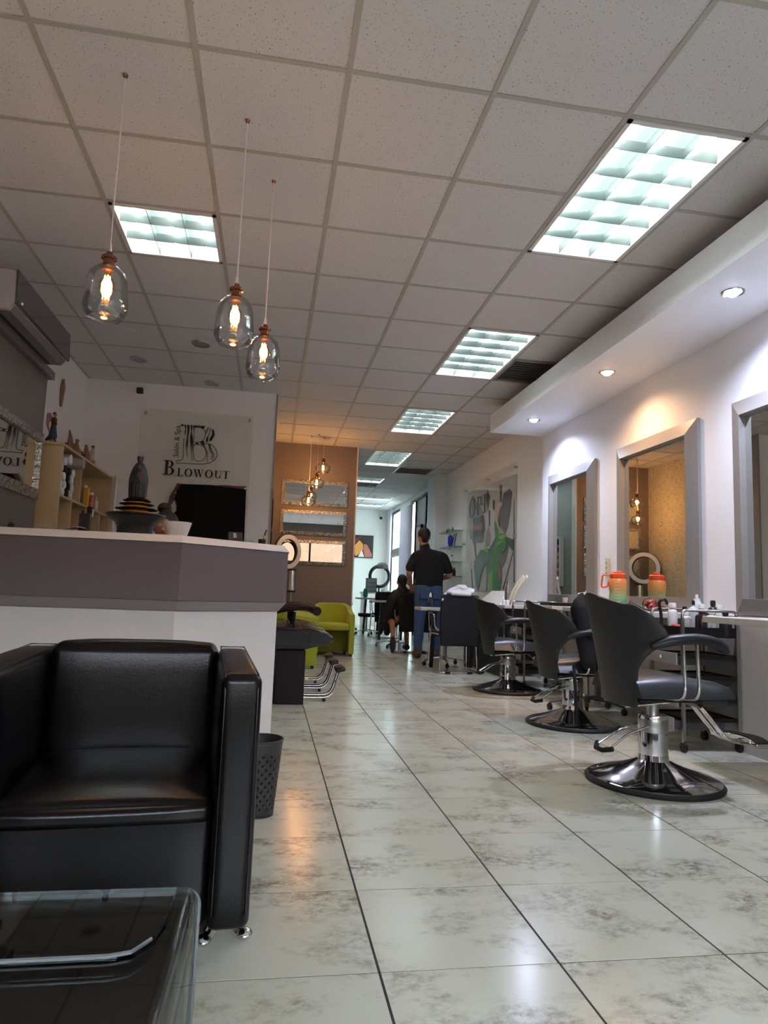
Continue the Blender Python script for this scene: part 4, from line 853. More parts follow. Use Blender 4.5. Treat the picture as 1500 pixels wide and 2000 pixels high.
# ================================================================ POSTER
t = thing('wall_poster', 'tall clear-mounted beauty poster of a woman in a green dress among grey tulips', 'poster', (0, 0, 0))
fp = lambda u, v, q: (2.955-q, u, v)
MB().prism([(7.96, .90), (10.36, .93), (10.36, 2.555), (7.96, 2.545)], .006, fp).build('acrylic_sheet', acryl, t, smooth=0)
PC = dict(bgp=(206, 202, 208), tul=(146, 136, 148), tul2=(112, 100, 116), pinkt=(196, 176, 190), stem=(74, 66, 76), skn=(208, 168, 150), hr=(60, 36, 30), grn=(46, 122, 38), drk=(58, 84, 66), lgt=(118, 190, 46), legc=(178, 104, 74))
def pp(poly, c, d, name): MB().prism(poly, .0015, fp, t0=-.03+d).build(name, mat('poster_'+c, PC[c], .3, var=.12 if c not in ('skn', 'hr') else 0, scale=5), t, smooth=0)
pp([(10.25, 2.46), (8.05, 2.40), (8.03, .92), (10.25, .94)], 'bgp', 0, 'print_ground')
OPI = [('tulip_print', 'tul', [(10.07,2.31),(10.16,2.22),(10.16,2.0),(10.02,1.73),(9.87,1.67),(9.37,1.67),(9.27,1.81),(9.37,2.06),(9.73,2.27),(9.92,2.38)]), ('tulip_print', 'tul2', [(8.3,2.25),(8.52,2.22),(8.62,2.07),(8.7,1.94),(8.66,1.81),(8.43,1.67),(8.33,1.77),(8.23,2.02),(8.2,2.19)]), ('tulip_print', 'tul2', [(8.43,1.58),(8.59,1.42),(8.55,1.21),(8.39,1.32),(8.26,1.54)]), ('tulip_print', 'tul2', [(9.22,2.37),(9.28,2.27),(9.17,2.05),(9.08,2.25)]), ('tulip_print', 'tul', [(9.15,1.84),(9.26,1.71),(9.27,1.55),(9.07,1.55),(9.02,1.69)]), ('tulip_print', 'pinkt', [(10.16,1.61),(10.17,1.39),(10.0,1.25),(9.92,1.38),(10.01,1.54)])]
for a_ in ([(9.14,2.06),(9.07,2.05),(9.07,1.83),(9.12,1.84)], [(9.17,1.27),(9.12,1.27),(9.14,.93),(9.19,.93)], [(8.15,1.42),(8.13,1.41),(8.46,.96),(8.51,.95)], [(9.83,1.67),(9.76,1.67),(9.66,1.39),(9.72,1.42)], [(9.95,1.26),(9.89,1.26),(9.79,.95),(9.85,.95)], [(8.69,2.36),(8.58,2.34),(8.6,2.12),(8.65,2.09)], [(8.14,2.09),(8.12,2.08),(8.06,1.04),(8.1,1.04)]): OPI.append(('stem_print', 'stem', a_))
for k, a_ in enumerate(OPI): pp(a_[2], a_[1], .002+.0002*k, a_[0])
OP2 = [('figure_print', 'skn', [(8.86,2.17),(8.73,2.14),(8.55,2.1),(8.56,2.06),(8.68,2.01),(8.73,1.95),(8.76,1.97),(8.65,2.06),(8.64,2.09),(8.83,2.13)]), ('figure_print', 'skn', [(8.89,2.16),(8.8,2.14),(8.79,2.07),(8.82,2.03),(8.88,2.03),(8.9,2.1)]), ('figure_print', 'skn', [(8.85,2.03),(8.76,2.02),(8.72,1.97),(8.68,1.9),(8.78,1.82),(8.86,1.92)]), ('dress_print', 'grn', [(8.86,1.9),(8.78,1.84),(8.7,1.93),(8.63,1.8),(8.7,1.72),(8.69,1.65),(8.8,1.64),(8.85,1.76)]), ('figure_print', 'skn', [(8.84,2.0),(8.78,1.97),(8.66,1.78),(8.43,1.67),(8.32,1.63),(8.37,1.62),(8.66,1.71),(8.78,1.85)]), ('hair_print', 'hr', [(8.93,2.19),(8.95,2.13),(8.93,2.05),(8.87,2.03),(8.86,2.16)]), ('dress_print', 'drk', [(8.66,1.69),(8.83,1.64),(9.07,1.51),(9.46,1.52),(9.75,1.37),(9.76,1.26),(9.65,1.0),(9.53,.94),(9.4,1.15),(9.25,1.31),(9.08,1.23),(8.9,1.35)]), ('dress_print', 'grn', [(8.66,1.69),(8.43,1.68),(8.38,1.63),(8.35,1.57),(8.42,1.45),(8.62,1.44),(8.6,1.32),(8.52,1.17),(8.56,.94),(9.0,.94),(9.08,1.23),(9.0,1.45),(8.85,1.55)]), ('dress_print', 'drk', [(8.35,1.63),(8.08,1.57),(8.08,1.49),(8.14,1.43),(8.26,1.5),(8.35,1.57)]), ('dress_print', 'lgt', [(8.66,1.66),(8.43,1.67),(8.4,1.63),(8.54,1.6),(8.7,1.64)]), ('dress_print', 'lgt', [(8.71,1.58),(8.4,1.6),(8.54,1.57),(8.77,1.53),(8.82,1.51)]), ('dress_print', 'lgt', [(9.36,1.52),(9.13,1.53),(9.1,1.46),(9.29,1.49)]), ('dress_print', 'lgt', [(9.05,1.15),(8.9,1.24),(8.88,.94),(9.0,.94)]), ('figure_print', 'legc', [(8.67,1.34),(8.64,1.33),(8.53,1.14),(8.64,1.04),(8.67,1.18)])]
for k, a_ in enumerate(OP2): pp(a_[2], a_[1], .008+.0003*k, a_[0])
fl_ = lambda u, v, q: (2.962-q, -u, v)
for ch, u, sx in (('o', -10.02, .36), ('P', -9.64, .36), ('I', -9.32, .30)): glyph(ch, u, 2.04, sx, .27, fl_, t)
for u in (-9.70, -9.38): MB().prism([(u-.015, 2.16), (u+.015, 2.16), (u+.015, 2.19), (u-.015, 2.19)], .004, fl_).build('letter_dot', ink, t, smooth=0)
vp = [(150, 60, 70), (196, 70, 80), (176, 44, 52), (190, 60, 56), (160, 50, 50), (170, 60, 60)]
for r_ in range(2):
    for k in range(6):
        y = 9.77-k*.078; z0 = 1.90-r_*.19
        MB().prism([(-y-.018, z0), (-y+.018, z0), (-y+.018, z0+.11), (-y-.018, z0+.11)], .003, fl_).build('bottle_cap_print', ink, t, smooth=0)
        c_ = vp[k] if r_ == 0 else (120, 104+4*k, 128)
        MB().prism([(-y-.032, z0-.075), (-y+.032, z0-.075), (-y+.032, z0-.003), (-y-.032, z0-.003)], .003, fl_).build('bottle_print', mat(f'polish_{c_[0]}_{c_[1]}', c_, .3), t, smooth=0)
for y, z in ((10.25, 2.49), (9.15, 2.50), (8.05, 2.49), (8.05, 1.62), (10.3, 1.66)): MB().cyl((2.945, y, z), (2.99, y, z), .014).build('standoff', steel, t)
# glass wall shelves
for k, (z, l) in enumerate(((1.885, 'top'), (1.63, 'second'), (1.385, 'third'), (1.155, 'lowest'))):
    t = thing('glass_wall_shelf', f'{l} small clear glass shelf on the wall beside the standing man', 'shelf', (2.99, 10.85, z), 0, 'glass wall shelves')
    MB().box((-.20, -.42, 0), (0, .40, .008)).build('glass_plate', glassmat('shelf_glass', (228, 240, 236), .06) if k == 0 else MATS['shelf_glass'], t, smooth=0)
    for y in (-.38, .34): MB().tube([(-.19, y, -.006), (0, y, -.006)], .005, 6).build('bracket', steel, t)
for k, y in enumerate((11.10, 10.98, 10.84, 10.74)): tag(MB().lathe([(.016, 0), (.018, .03), (.008, .035), (.008, .065), (.0001, .066)], (2.90, y, 1.893), 12).build('polish_bottle', blk if k != 2 else white), f'tiny nail polish bottle on the top glass shelf, {("first", "second", "third", "fourth")[k]} from the left', 'bottle')
tag(MB().lathe([(.02, 0), (.045, .06), (.045, .16), (.025, .2), (.0001, .2)], (2.90, 10.87, 1.638), 16, sy=.6).build('blue_bottle', mat('cobalt', (30, 50, 190), .3)), 'cobalt blue object on the second glass shelf', 'bottle')
for k, y in enumerate((10.68, 10.56)): tag(MB().tube([(2.88, y, 1.64), (2.9, y-.05, 1.84)], .008, 8).build('nail_file', mat('dark_grey_plastic', (60, 60, 62), .5)), f'slim dark tool leaning on the second glass shelf, {("left", "right")[k]} one', 'tool')
for k, (y, z, h, m_) in enumerate(((10.95, 1.393, .14, white), (10.75, 1.393, .11, white), (10.9, 1.163, .15, white), (10.6, 1.163, .13, blk))): bottle('lotion_bottle', 2.90, y, z, .028, h, m_, blk if k % 2 else white, f'{"black" if m_ is blk else "white"} bottle on the {"third" if z > 1.3 else "lowest"} glass shelf, {"left" if k % 2 == 0 else "right"} one')

# ================================================================ SECOND SALON ZONE
nyl = mat('black_office_fabric', (15, 15, 20), .8, var=.15, scale=80)
def star_stool(x, y, rz, h, label, seat=nyl, arms=chrome, r=.27):
    t = thing('rolling_stool', label, 'stool', (x, y, 0), rz, 'rolling stools on star bases')
    MB().lathe([(.035, .07), (.035, .12), (.022, .13), (.022, h-.07), (.0001, h-.07)], n=16).build('column', steel, t)
    for k in range(5):
        a = 2*pi*k/5+.3; c_, s_ = cos(a), sin(a)
        MB().tube([(.03*c_, .03*s_, .105), (.5*r*c_, .5*r*s_, .095), (r*c_, r*s_, .062)], [(.014, .022), (.012, .018), (.009, .014)], 8).build('star_leg', arms, t)
        caster(r*c_, r*s_, t, .025)
    MB().lathe([(.0001, h-.07), (.15, h-.07), (.175, h-.05), (.178, h-.02), (.16, h), (.0001, h+.004)], n=28).build('seat', seat, t)
    return t
star_stool(2.50, 5.13, .2, .44, 'low black rolling stool between the nearest and middle salon chairs', vinyl, blk, .29)
star_stool(2.16, 8.22, .5, .43, 'rolling stool with chrome star base behind the towel-topped office chair')
star_stool(1.98, 10.75, .1, .43, 'rolling stool with chrome star base beyond the seated client')
star_stool(1.95, 13.62, .7, .43, 'rolling stool with chrome star base at the farthest dark chair')
star_stool(1.72, 15.3, .7, .62, 'stool with a white padded seat at the far left table', lamwhite, chrome, .24)
def sled_chair(x, y, rz, label, w=.46):
    t = thing('cantilever_chair', label, 'chair', (x, y, 0), rz, 'black high-back chairs on chrome sleds'); a = w/2
    for s_ in (-1, 1):
        MB().tube(roundpath([(0, -.24, .012), (s_*a, -.24, .012), (s_*a, .24, .012), (s_*(a-.01), .22, .42), (s_*(a-.02), -.18, .42)], .05), .011, 10).build('sled_tube', chrome, t)
        MB().tube(roundpath([(s_*(a-.015), -.24, .03), (s_*(a-.03), -.19, .42)], .03), .009, 8).build('rear_strut', chrome, t)
        MB().box((s_*a*.55-.03, -.256, 0), (s_*a*.55+.03, -.224, .026)).build('floor_pad', blk, t, bevel=.003)
        MB().tube(roundpath([(s_*(a-.005), -.20, .46), (s_*(a+.035), -.17, .50), (s_*(a+.04), -.15, .64), (s_*(a+.03), .14, .66), (s_*(a+.01), .18, .44)], .04), .009, 8).build('arm_tube', chrome, t)
        MB().box((s_*(a+.035)-.02, -.13, .655), (s_*(a+.035)+.02, .12, .68)).build('arm_pad', blk, t, bevel=.008)
    MB().box((-a+.015, -.2, .40), (a-.015, .23, .46)).build('seat', nyl, t, bevel=.02, seg=3)
    mb = MB(); n = 10
    P0 = [(-a*.92, .30), (a*.92, .30), (a*1.0, .60), (a*.97, .82), (a*.86, .865), (0, .87), (-a*.86, .865), (-a*.97, .82), (-a, .60)]
    mb.prism(P0, .05, lambda u, v, q: (u, -.24-.06*(v-.3)+q-.01, v)).build('backrest', nyl, t, bevel=.015, seg=3)
    return t
sled_chair(2.105, 7.64, .0, 'black high-back chrome sled chair with a white towel on top')
ca = sled_chair(2.11, 10.06, .05, 'black high-back chrome sled chair carrying the caped client', .50)
sled_chair(2.20, 13.02, .0, 'farthest black high-back chair, in front of the ring dryer')
mb = MB(); random.seed(3)
for a, b, r in (((1.97, 7.40, .89), (2.24, 7.38, .90), .028), ((1.93, 7.40, .87), (1.89, 7.36, .80), .016), ((2.00, 7.41, .91), (2.10, 7.40, .955), .028), ((2.08, 7.40, .955), (2.16, 7.41, .96), .024), ((2.12, 7.39, .94), (2.26, 7.41, .925), .022), ((2.0, 7.36, .88), (2.2, 7.36, .87), .025), ((2.05, 7.44, .9), (2.2, 7.45, .89), .02)): mb.limb(a, b, r, r*.8)
tag(mb.build('towel_heap', tw, remesh=.008, sm=3), 'crumpled white towel lying on top of the nearest sled chair', 'towel')
# narrow tables
def side_table(x, y, label, w=.55, z=.70):
    t = thing('manicure_table', label, 'table', (x, y, 0), 0, 'narrow white manicure tables')
    MB().box((0, -.02, z-.035), (w, .36, z)).build('table_top', top, t, bevel=.003)
    for dx in (.155, w-.06): MB().add([(dx-.03, .0, 0), (dx+.01, .0, 0), (dx+.01, .05, 0), (dx-.03, .05, 0), (dx, .0, z-.035), (dx+.045, .0, z-.035), (dx+.045, .05, z-.035), (dx, .05, z-.035)], [(3, 2, 1, 0), (4, 5, 6, 7), (0, 1, 5, 4), (1, 2, 6, 5), (2, 3, 7, 6), (3, 0, 4, 7)]).build('leg', blk, t, smooth=0)
    return t
side_table(1.80, 8.03, 'nearest narrow white table with black legs, beside the standing man', .70)
side_table(1.86, 12.35, 'middle narrow white table with black legs, before the farthest dark chair', .62, .71)
side_table(1.80, 14.0, 'farthest narrow white table with black legs, near the far wall', .5, .735)
t = thing('clear_spray_bottle', 'clear bottle with white nozzle on the nearest narrow table', 'bottle', (1.945, 8.16, .70))
MB().lathe([(.026, 0), (.028, .01), (.028, .10), (.014, .125), (.014, .13)], n=18).build('bottle_body', glass, t); MB().lathe([(.015, .125), (.016, .15), (.008, .175), (.0001, .18)], n=14).build('nozzle', white, t)
# far reception desk zone
t = thing('far_desk', 'white desk at the far end holding the ring dryer and drawers', 'desk', (2.0, 14.6, 0))
MB().box((0, 0, .82), (.84, .6, .855)).build('desk_top', top, t, bevel=.003); MB().box((.02, .05, 0), (.05, .55, .82)).build('side_panel', lamwhite, t, smooth=0); MB().box((.79, .05, 0), (.82, .55, .82)).build('side_panel', lamwhite, t, smooth=0)
t = thing('ring_dryer', 'dark coiled ring dryer with a grey hood at the far end', 'dryer', (2.36, 14.75, 1.20))
for k, (r_, rr) in enumerate(((.225, .022), (.195, .02), (.205, .012))): MB().tube([(r_*cos(a), -.02*k, r_*sin(a)*1.05) for a in [2*pi*q/40 for q in range(40)]], rr, 8, closed=True).build('coil_ring', mat('graphite', (62, 64, 66), .35), t)
MB().lathe([(.14, 0), (.13, .07), (.08, .13), (.0001, .15)], (.06, .04, .17), 24).build('hood', mat('mid_grey_plastic', (120, 122, 122), .4), t)
MB().tube([(0, .02, -.22), (0, .02, -.345)], .016, 8).box((-.09, -.06, -.345), (.09, .10, -.33)).build('stand', blk, t)
t = thing('drawer_tower', 'grey drawer tower on the far desk, left of the ring dryer', 'drawers', (2.08, 14.7, .855))
MB().box((0, 0, 0), (.22, .2, .30)).build('carcass', blk, t, smooth=0)
for k in range(3): MB().box((.01, -.008, .012+k*.096), (.21, 0, .10+k*.096)).build('drawer', mat('grey_drawer', (150, 148, 146), .4), t, bevel=.002)
tag(MB().lathe([(.04, 0), (.052, .05), (.05, .14), (.03, .19), (.0001, .2)], (1.99, 14.2, .735), 16).build('green_container', mat('emerald_plastic', (20, 130, 92), .35)), 'emerald green container at the far table end', 'container')
for k, (x, y, z, a, m_, l) in enumerate(((2.40, 14.66, .855, (.07, .05, .06), white, 'white box before the ring dryer'), (2.52, 14.66, .855, (.10, .06, .045), white, 'second white box on the far desk'), (2.66, 14.66, .855, (.12, .08, .07), lamwhite, 'stack of white papers on the far desk'))):
    tag(MB().box((x, y, z), (x+a[0], y+a[1], z+a[2])).build('white_box', m_, bevel=.004), l, 'box')
t = thing('framed_photo', 'framed dark and orange photograph on the far wall', 'picture', (2.34, 17.39, 2.01))
MB().box((-.245, -.03, -.29), (.245, 0, .29)).build('frame', blk, t, bevel=.003)
fpp = lambda c, poly, nm, k: MB().prism(poly, .001, lambda u, v, q: (u, -.0305-.0015*k+q, v)).build(nm, mat(nm+str(c[0]), c, .35), t, smooth=0)
fpp((36, 20, 22), [(-.235, -.275), (.235, -.275), (.235, .26), (-.235, .26)], 'print_ground', 0)
fpp((222, 150, 70), [(-.23, -.20), (-.235, .02), (-.12, .16), (-.02, .05), (-.02, -.08), (-.12, -.20), (-.2, -.26)], 'print_shape', 1)
fpp((196, 112, 92), [(.0, .06), (.08, .05), (.22, -.20), (.21, -.27), (.04, -.27), (-.01, -.10)], 'print_shape', 2)
fpp((226, 214, 220), [(-.14, -.27), (-.05, -.09), (.02, -.27)], 'print_shape', 3)
fpp((120, 40, 30), [(-.235, .06), (-.12, .20), (0, .24), (-.12, .25), (-.235, .18)], 'print_shape', 4)

# ================================================================ GREEN TUB CHAIRS
def tub_chair(x, y, rz, label):
    t = thing('tub_armchair', label, 'armchair', (x, y, 0), rz, 'lime green tub armchairs')     # front = -y
    W_, D_, n = .27, .28, 28
    def ring(o_, z):
        out = []
        for k in range(n+1):
            a = pi*k/n; X, Y = cos(a), sin(a)
            if k == 0: out.append((W_-o_, -D_))
            out.append(((W_-o_)*X, .02+(D_-o_)*Y))
            if k == n: out.append((-(W_-o_), -D_))
        return out
    oa, ib = ring(0, 0), ring(.065, 0); N_ = len(oa); vs = []; hts = []
    for k in range(N_):
        q = abs(k-(N_-1)/2)/((N_-1)/2); hts.append(.69-.12*max(0, q-.45)**1.5*2.4 if q < .96 else .69-.12*max(0, .96-.45)**1.5*2.4-.03)
    rows = []
    for k in range(N_):
        (a, b), (c, d_) = oa[k], ib[k]; h = hts[k]; m1 = ((a+c)/2, (b+d_)/2)
        rows.append([(a, b, .035), (a, b, h-.03), (a*.96+c*.04, b*.96+d_*.04, h-.008), (m1[0], m1[1], h), (c*.96+a*.04, d_*.96+b*.04, h-.008), (c, d_, h-.03), (c, d_, .035)])
    vs = [v for r_ in rows for v in r_]; fs = []
    for k in range(N_-1):
        for j in range(6): a = k*7+j; fs.append((a, a+7, a+8, a+1))
        fs.append((k*7+6, k*7+13, k*7+7, k*7))
    fs += [tuple(range(7)), tuple((N_-1)*7+j for j in range(7))[::-1]]
    MB().add(vs, fs).build('shell', greenf, t, smooth=50)
    sp_ = [(x_*1.0, y_) for x_, y_ in ring(.068, 0)]
    sp_ = [(x_, max(y_, -.27)) for x_, y_ in sp_]
    MB().prism(sp_, .09, lambda u, v, q: (u, v-.012, .335+q)).build('seat_cushion', greenf, t, bevel=.03, seg=4)
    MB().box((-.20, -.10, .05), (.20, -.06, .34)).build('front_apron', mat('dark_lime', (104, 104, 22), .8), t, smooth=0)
    for a, b in ((-.235, -.24), (.235, -.24), (-.2, .2), (.2, .2)): MB().box((a-.018, b-.018, 0), (a+.018, b+.018, .036)).build('foot', blk, t, smooth=0)
    return t
tub_chair(.875, 9.36, .0, 'lime green tub armchair facing forward against the tan wall')
for yy, l in ((7.88, 'nearest'), (8.44, 'middle')): tub_chair(.27, yy, pi/2, f'{l} of the lime green tub armchairs lined along the papered wall')
tub_chair(.29, 9.02, pi/2, 'lime green tub armchair in the corner before the ring stand')
t = thing('ring_lamp_stand', 'large white ring on a stand with a mirrored cylinder body, in the corner', 'ring lamp', (.30, 9.50, 0))
Rr = Matrix.Rotation(radians(42), 4, 'Z')
for r0, r1, d0, d1, m_, nm in ((.175, .235, -.03, -.012, white, 'ring_face'), (.165, .242, -.012, .02, blk, 'ring_back')):
    m = MB(Matrix.Translation((-.08, 0, 1.37)) @ Rr); m.lathe([(r0, d0), (r1, d0), (r1, d1), (r0, d1)], n=48, axis='y', closed=True); m.build(nm, m_, t)
MB().lathe([(.05, .84), (.05, 1.11)], n=28).build('cylinder_body', chrome, t); MB().lathe([(.0001, 1.11), (.058, 1.11), (.058, 1.13), (.0001, 1.13)], n=28).lathe([(.0001, .815), (.055, .815), (.055, .84), (.0001, .84)], n=28).build('end_cap', blk, t)
MB().tube([(0, 0, .02), (0, 0, .82)], .014, 10).build('pole', steel, t); MB().lathe([(.0001, 0), (.16, 0), (.16, .015), (.02, .03), (.0001, .03)], n=28).build('floor_base', blk, t)
# nail polish rack on the inner wall
t = thing('polish_rack', 'white wall rack filled with rows of colourful nail polish', 'rack', (1.172, 10.47, 1.455))
MB().box((0, -.22, -.38), (.012, .22, .38)).build('back_board', white, t, smooth=0)
for s_ in (-1, 1): MB().box((0, s_*.215-.012, -.385), (.07, s_*.215+.012, .385)).box((0, -.22, s_*.38-.012), (.07, .22, s_*.38+.012)).build('rack_side', white, t, smooth=0)
pc = [(200, 60, 60), (230, 150, 60), (60, 60, 64), (40, 120, 110), (170, 50, 90), (220, 190, 90), (90, 60, 110), (30, 30, 34), (200, 120, 140), (60, 90, 150)]
for r_ in range(6):
    MB().box((.01, -.2, -.37+r_*.125), (.06, .2, -.362+r_*.125)).build('rack_shelf', white, t, smooth=0)
    for k in range(9):
        c_ = pc[(r_*3+k*(1 if r_ % 2 else 2)) % 10]; MB().lathe([(.015, 0), (.016, .045), (.008, .05), (.008, .085), (.0001, .086)], (.035, -.17+k*.042, -.362+r_*.125), 8).build('polish_bottle', mat(f'polish{c_[0]}_{c_[1]}', c_, .25), t)

# ================================================================ WASH STATIONS
pad = mat('dark_wash_pad', (24, 22, 28), .18, coat=.3)
def wash_station(x, y, label):
    t = thing('wash_chair', label, 'wash chair', (x, y, 0), 0, 'row of hair wash chairs')     # front = +x
    MB().box((-.22, -.24, 0), (.0, .24, .40)).build('base_box', brownl, t, bevel=.006)
    MB().prism([(-.36, .40), (.0, .41), (.17, .455), (.215, .48), (.205, .51), (.15, .545), (0, .572), (-.36, .575)], .49, t0=-.245).build('seat_cushion', pad, t, bevel=.022, seg=4)
    MB().prism([(-.34, .425), (-.02, .43), (.02, .45), (.02, .53), (-.02, .55), (-.34, .55)], .506, t0=-.253).build('side_welt', pad, t, bevel=.008)
    for k in range(4): MB().tube([(-.16+k*.05, -.18, .574), (-.16+k*.05, .18, .574)], .005, 6).build('seat_rib', pad, t)
    for s_ in (-1, 1): MB().tube(smoothpath([(-.42, s_*.22, .64), (-.2, s_*.22, .70), (-.02, s_*.22, .725), (.05, s_*.22, .715), (.08, s_*.22, .70)], 4), (.02, .028), 10).lathe([(.034, -.03), (.034, .03)], (.07, s_*.22, .70), 16, 'y').build('armrest', brownl, t)
    [MB().tube([(-.1, q, .52), (-.1, q, .69)], .012, 8).build('arm_support', blk, t) for q in (-.22, .22)]
    MB().box((-.62, -.24, .40), (-.34, .24, .95)).build('backrest', pad, t, bevel=.05, seg=3)
    for s_ in (-.07, .07):
        MB().tube(roundpath([(-.02, s_, .03), (.23, s_, .03), (.29, s_*.8, .235)], .075, 8), .0115, 10).build('footrest_tube', chrome, t)
        MB().lathe([(.012, 0), (.012, .018)], (.17, s_, .0), 10).build('rubber_stop', rubber, t)
    MB().tube([(.262, -.07, .14), (.262, .07, .14)], .009, 8).build('cross_tube', chrome, t)
    MB().box((.25, -.10, .228), (.325, .10, .265), Matrix.Rotation(-.25, 3, 'Y')).build('foot_pad', blk, t, bevel=.01)
wash_station(.30, 5.52, 'nearest dark wash chair with chrome footrest, just right of the counter')
wash_station(.30, 6.04, 'middle dark wash chair, its chrome footrest behind the nearest one')
wash_station(.30, 6.56, 'farthest dark wash chair, its chrome footrest smallest in view')

# ================================================================ FOREGROUND: basket, armchair, glass table
t = thing('waste_basket', 'dark grey perforated waste basket between the black armchair and counter', 'basket', (.0, 2.775, 0))
n, m_ = 60, 34; vs, fs = [], []
for i in range(m_+1):
    z = .004+.276*i/m_; r_ = .062+.024*i/m_
    for j in range(n): a = 2*pi*j/n; vs.append((r_*cos(a), r_*sin(a), z))
for i in range(m_):
    for j in range(n):
        if 2 < i < m_-6 and i % 2 == 1 and (j+(i//2) % 2*2) % 4 < 1.5 and j % 2 == 0: continue
        fs.append((i*n+j, i*n+(j+1) % n, (i+1)*n+(j+1) % n, (i+1)*n+j))
MB().add(vs, fs).build('perforated_wall', mat('anthracite_plastic', (48, 47, 48), .45), t, solid=.0025)
MB().lathe([(.0001, 0), (.064, 0), (.064, .006), (.0001, .006)], n=40).build('bottom', MATS['anthracite_plastic'], t); MB().tube([(.087*cos(a), .087*sin(a), .281) for a in [2*pi*q/40 for q in range(40)]], .0035, 8, closed=True).build('rim', MATS['anthracite_plastic'], t)

t = thing('leather_armchair', 'large black leather cube armchair on chrome feet, lower left', 'armchair', (-.385, 2.093, 0), radians(5))
def cushion(name, a, b, r, bulge=0, lean=0):
    """rounded upholstered block with domed faces"""
    mb = MB(); (x0, y0, z0), (x1, y1, z1) = a, b; n = 14
    cx, cy, cz = (x0+x1)/2, (y0+y1)/2, (z0+z1)/2; hx, hy, hz = (x1-x0)/2, (y1-y0)/2, (z1-z0)/2
    def mp(u, v, w_):
        p = Vector((u*hx, v*hy, w_*hz)); q = Vector((max(-hx+r, min(hx-r, p.x)), max(-hy+r, min(hy-r, p.y)), max(-hz+r, min(hz-r, p.z)))); d_ = p-q
        if d_.length > 1e-9: p = q+d_.normalized()*min(r, max(abs(d_.x), abs(d_.y), abs(d_.z)))
        if w_ > .99: p.z += bulge*(1-u**4)*(1-v**4)
        if v < -.99: p.y -= bulge*.5*(1-u**4)*(1-w_**4)
        if abs(u) > .99: p.x += math.copysign(bulge*.35*(1-v**4)*(1-w_**4), u)
        return (cx+p.x, cy+p.y+lean*(p.z+hz), cz+p.z)
    def grid(k): # nonuniform parameter with resolution in the rounded zones
        return k
    def pars(h): e_ = r/h; return [-1, -1+e_*.15, -1+e_*.4, -1+e_*.7, -1+e_] + [(-1+e_)+(2-2*e_)*i/6 for i in range(1, 6)] + [1-e_, 1-e_*.7, 1-e_*.4, 1-e_*.15, 1]
    for ax in range(3):
        H3 = [hx, hy, hz]; o1, o2 = [(1, 2), (0, 2), (0, 1)][ax]; p1, p2 = pars(H3[o1]), pars(H3[o2])
        for sgn in (-1, 1):
            vs = []
            for u in p1:
                for v in p2:
                    c = [0, 0, 0]; c[ax] = sgn; c[o1] = u; c[o2] = v; vs.append(mp(*c))
            k2 = len(p2); mb.add(vs, [(i*k2+j, i*k2+j+1, (i+1)*k2+j+1, (i+1)*k2+j) for i in range(len(p1)-1) for j in range(k2-1)])
    return mb.build(name, leather, t, smooth=75, weld=True)
cushion('armrest', (.252, -.36, .045), (.352, .37, .648), .022, .014); cushion('armrest', (-.352, -.36, .045), (-.252, .37, .648), .022, .014)
cushion('backrest', (-.252, .235, .12), (.252, .37, .668), .028, .006, .0); cushion('back_cushion', (-.25, .17, .30), (.25, .27, .672), .03, .012, .06)
cushion('seat_cushion', (-.25, -.338, .285), (.25, .235, .342), .022, .034); cushion('front_panel', (-.25, -.335, .045), (.25, .20, .318), .02, .008)
def piping(pts): MB().tube(pts, .0022, 6, closed=True).build('piping', leather, t)
for s_ in (-1, 1):
    x0, x1 = (.262, .342) if s_ > 0 else (-.342, -.262)
    piping([(x0, -.3605, .60), (x0, -.3605, .085), (x1, -.3605, .085), (x1, -.3605, .60), (x1, -.345, .648), (x1, .36, .655), (x0, .36, .655), (x0, -.345, .648)])
for fx, fy in ((.29, -.27), (-.29, -.27), (.29, .28), (-.29, .28)):
    mb = MB()
    for a in (-.5, -2.3, 1.7):
        c_, s_ = cos(a), sin(a); mb.tube(smoothpath([(fx, fy, .058), (fx+.02*c_, fy+.02*s_, .045), (fx+.045*c_, fy+.045*s_, .02), (fx+.060*c_, fy+.060*s_, .014)], 3), .016, 8); mb.ball((fx+.064*c_, fy+.064*s_, .014), (.021, .021, .014), 12)
    mb.lathe([(.02, .06), (.02, .05), (.0001, .045)], (fx, fy, 0), 16).build('chrome_foot', chrome, t)

t = thing('glass_table', 'low table of bent clear glass over a black panel, bottom left corner', 'table', (0, 0, 0))
tg = glassmat('table_glass', (200, 206, 206), .12); gz, gx, r_ = .42, -.078, .022
prof = [(-1.0, gz)]+[(gx-r_+r_*sin(a), gz-r_+r_*cos(a)) for a in [pi/2*k/8 for k in range(9)]]+[(gx, .0)]
inner = [(-1.0, gz-.009)]+[(gx-r_+(r_-.009)*sin(a), gz-r_+(r_-.009)*cos(a)) for a in [pi/2*k/8 for k in range(9)]]+[(gx-.009, .0)]
mb = MB(); k = len(prof); vs = []
for y in (.30, 1.10): vs += [(a, y, b) for a, b in prof]+[(a, y, b) for a, b in inner]
fs = []
for i in range(k-1): fs += [(i, i+1, 2*k+i+1, 2*k+i), (k+i, 3*k+i, 3*k+i+1, k+i+1), (i, k+i, k+i+1, i+1), (2*k+i, 2*k+i+1, 3*k+i+1, 3*k+i)]
fs += [(0, 2*k, 3*k, k), (k-1, 2*k-1, 4*k-1, 3*k-1)]
mb.add(vs, fs).build('bent_glass', tg, t, smooth=60)
ge = mat('polished_glass_edge', (96, 98, 100), .2)
MB().tube([(a, 1.1, b-.0045) for a, b in prof[:-1]]+[(gx-.004, 1.1, .0)], (.0045, .0035), 8).build('glass_edge', ge, t)
MB().box((-1.0, .30, .375), (-.096, 1.085, .40)).build('black_panel', mat('gloss_black', (10, 10, 12), .08), t, bevel=.006)
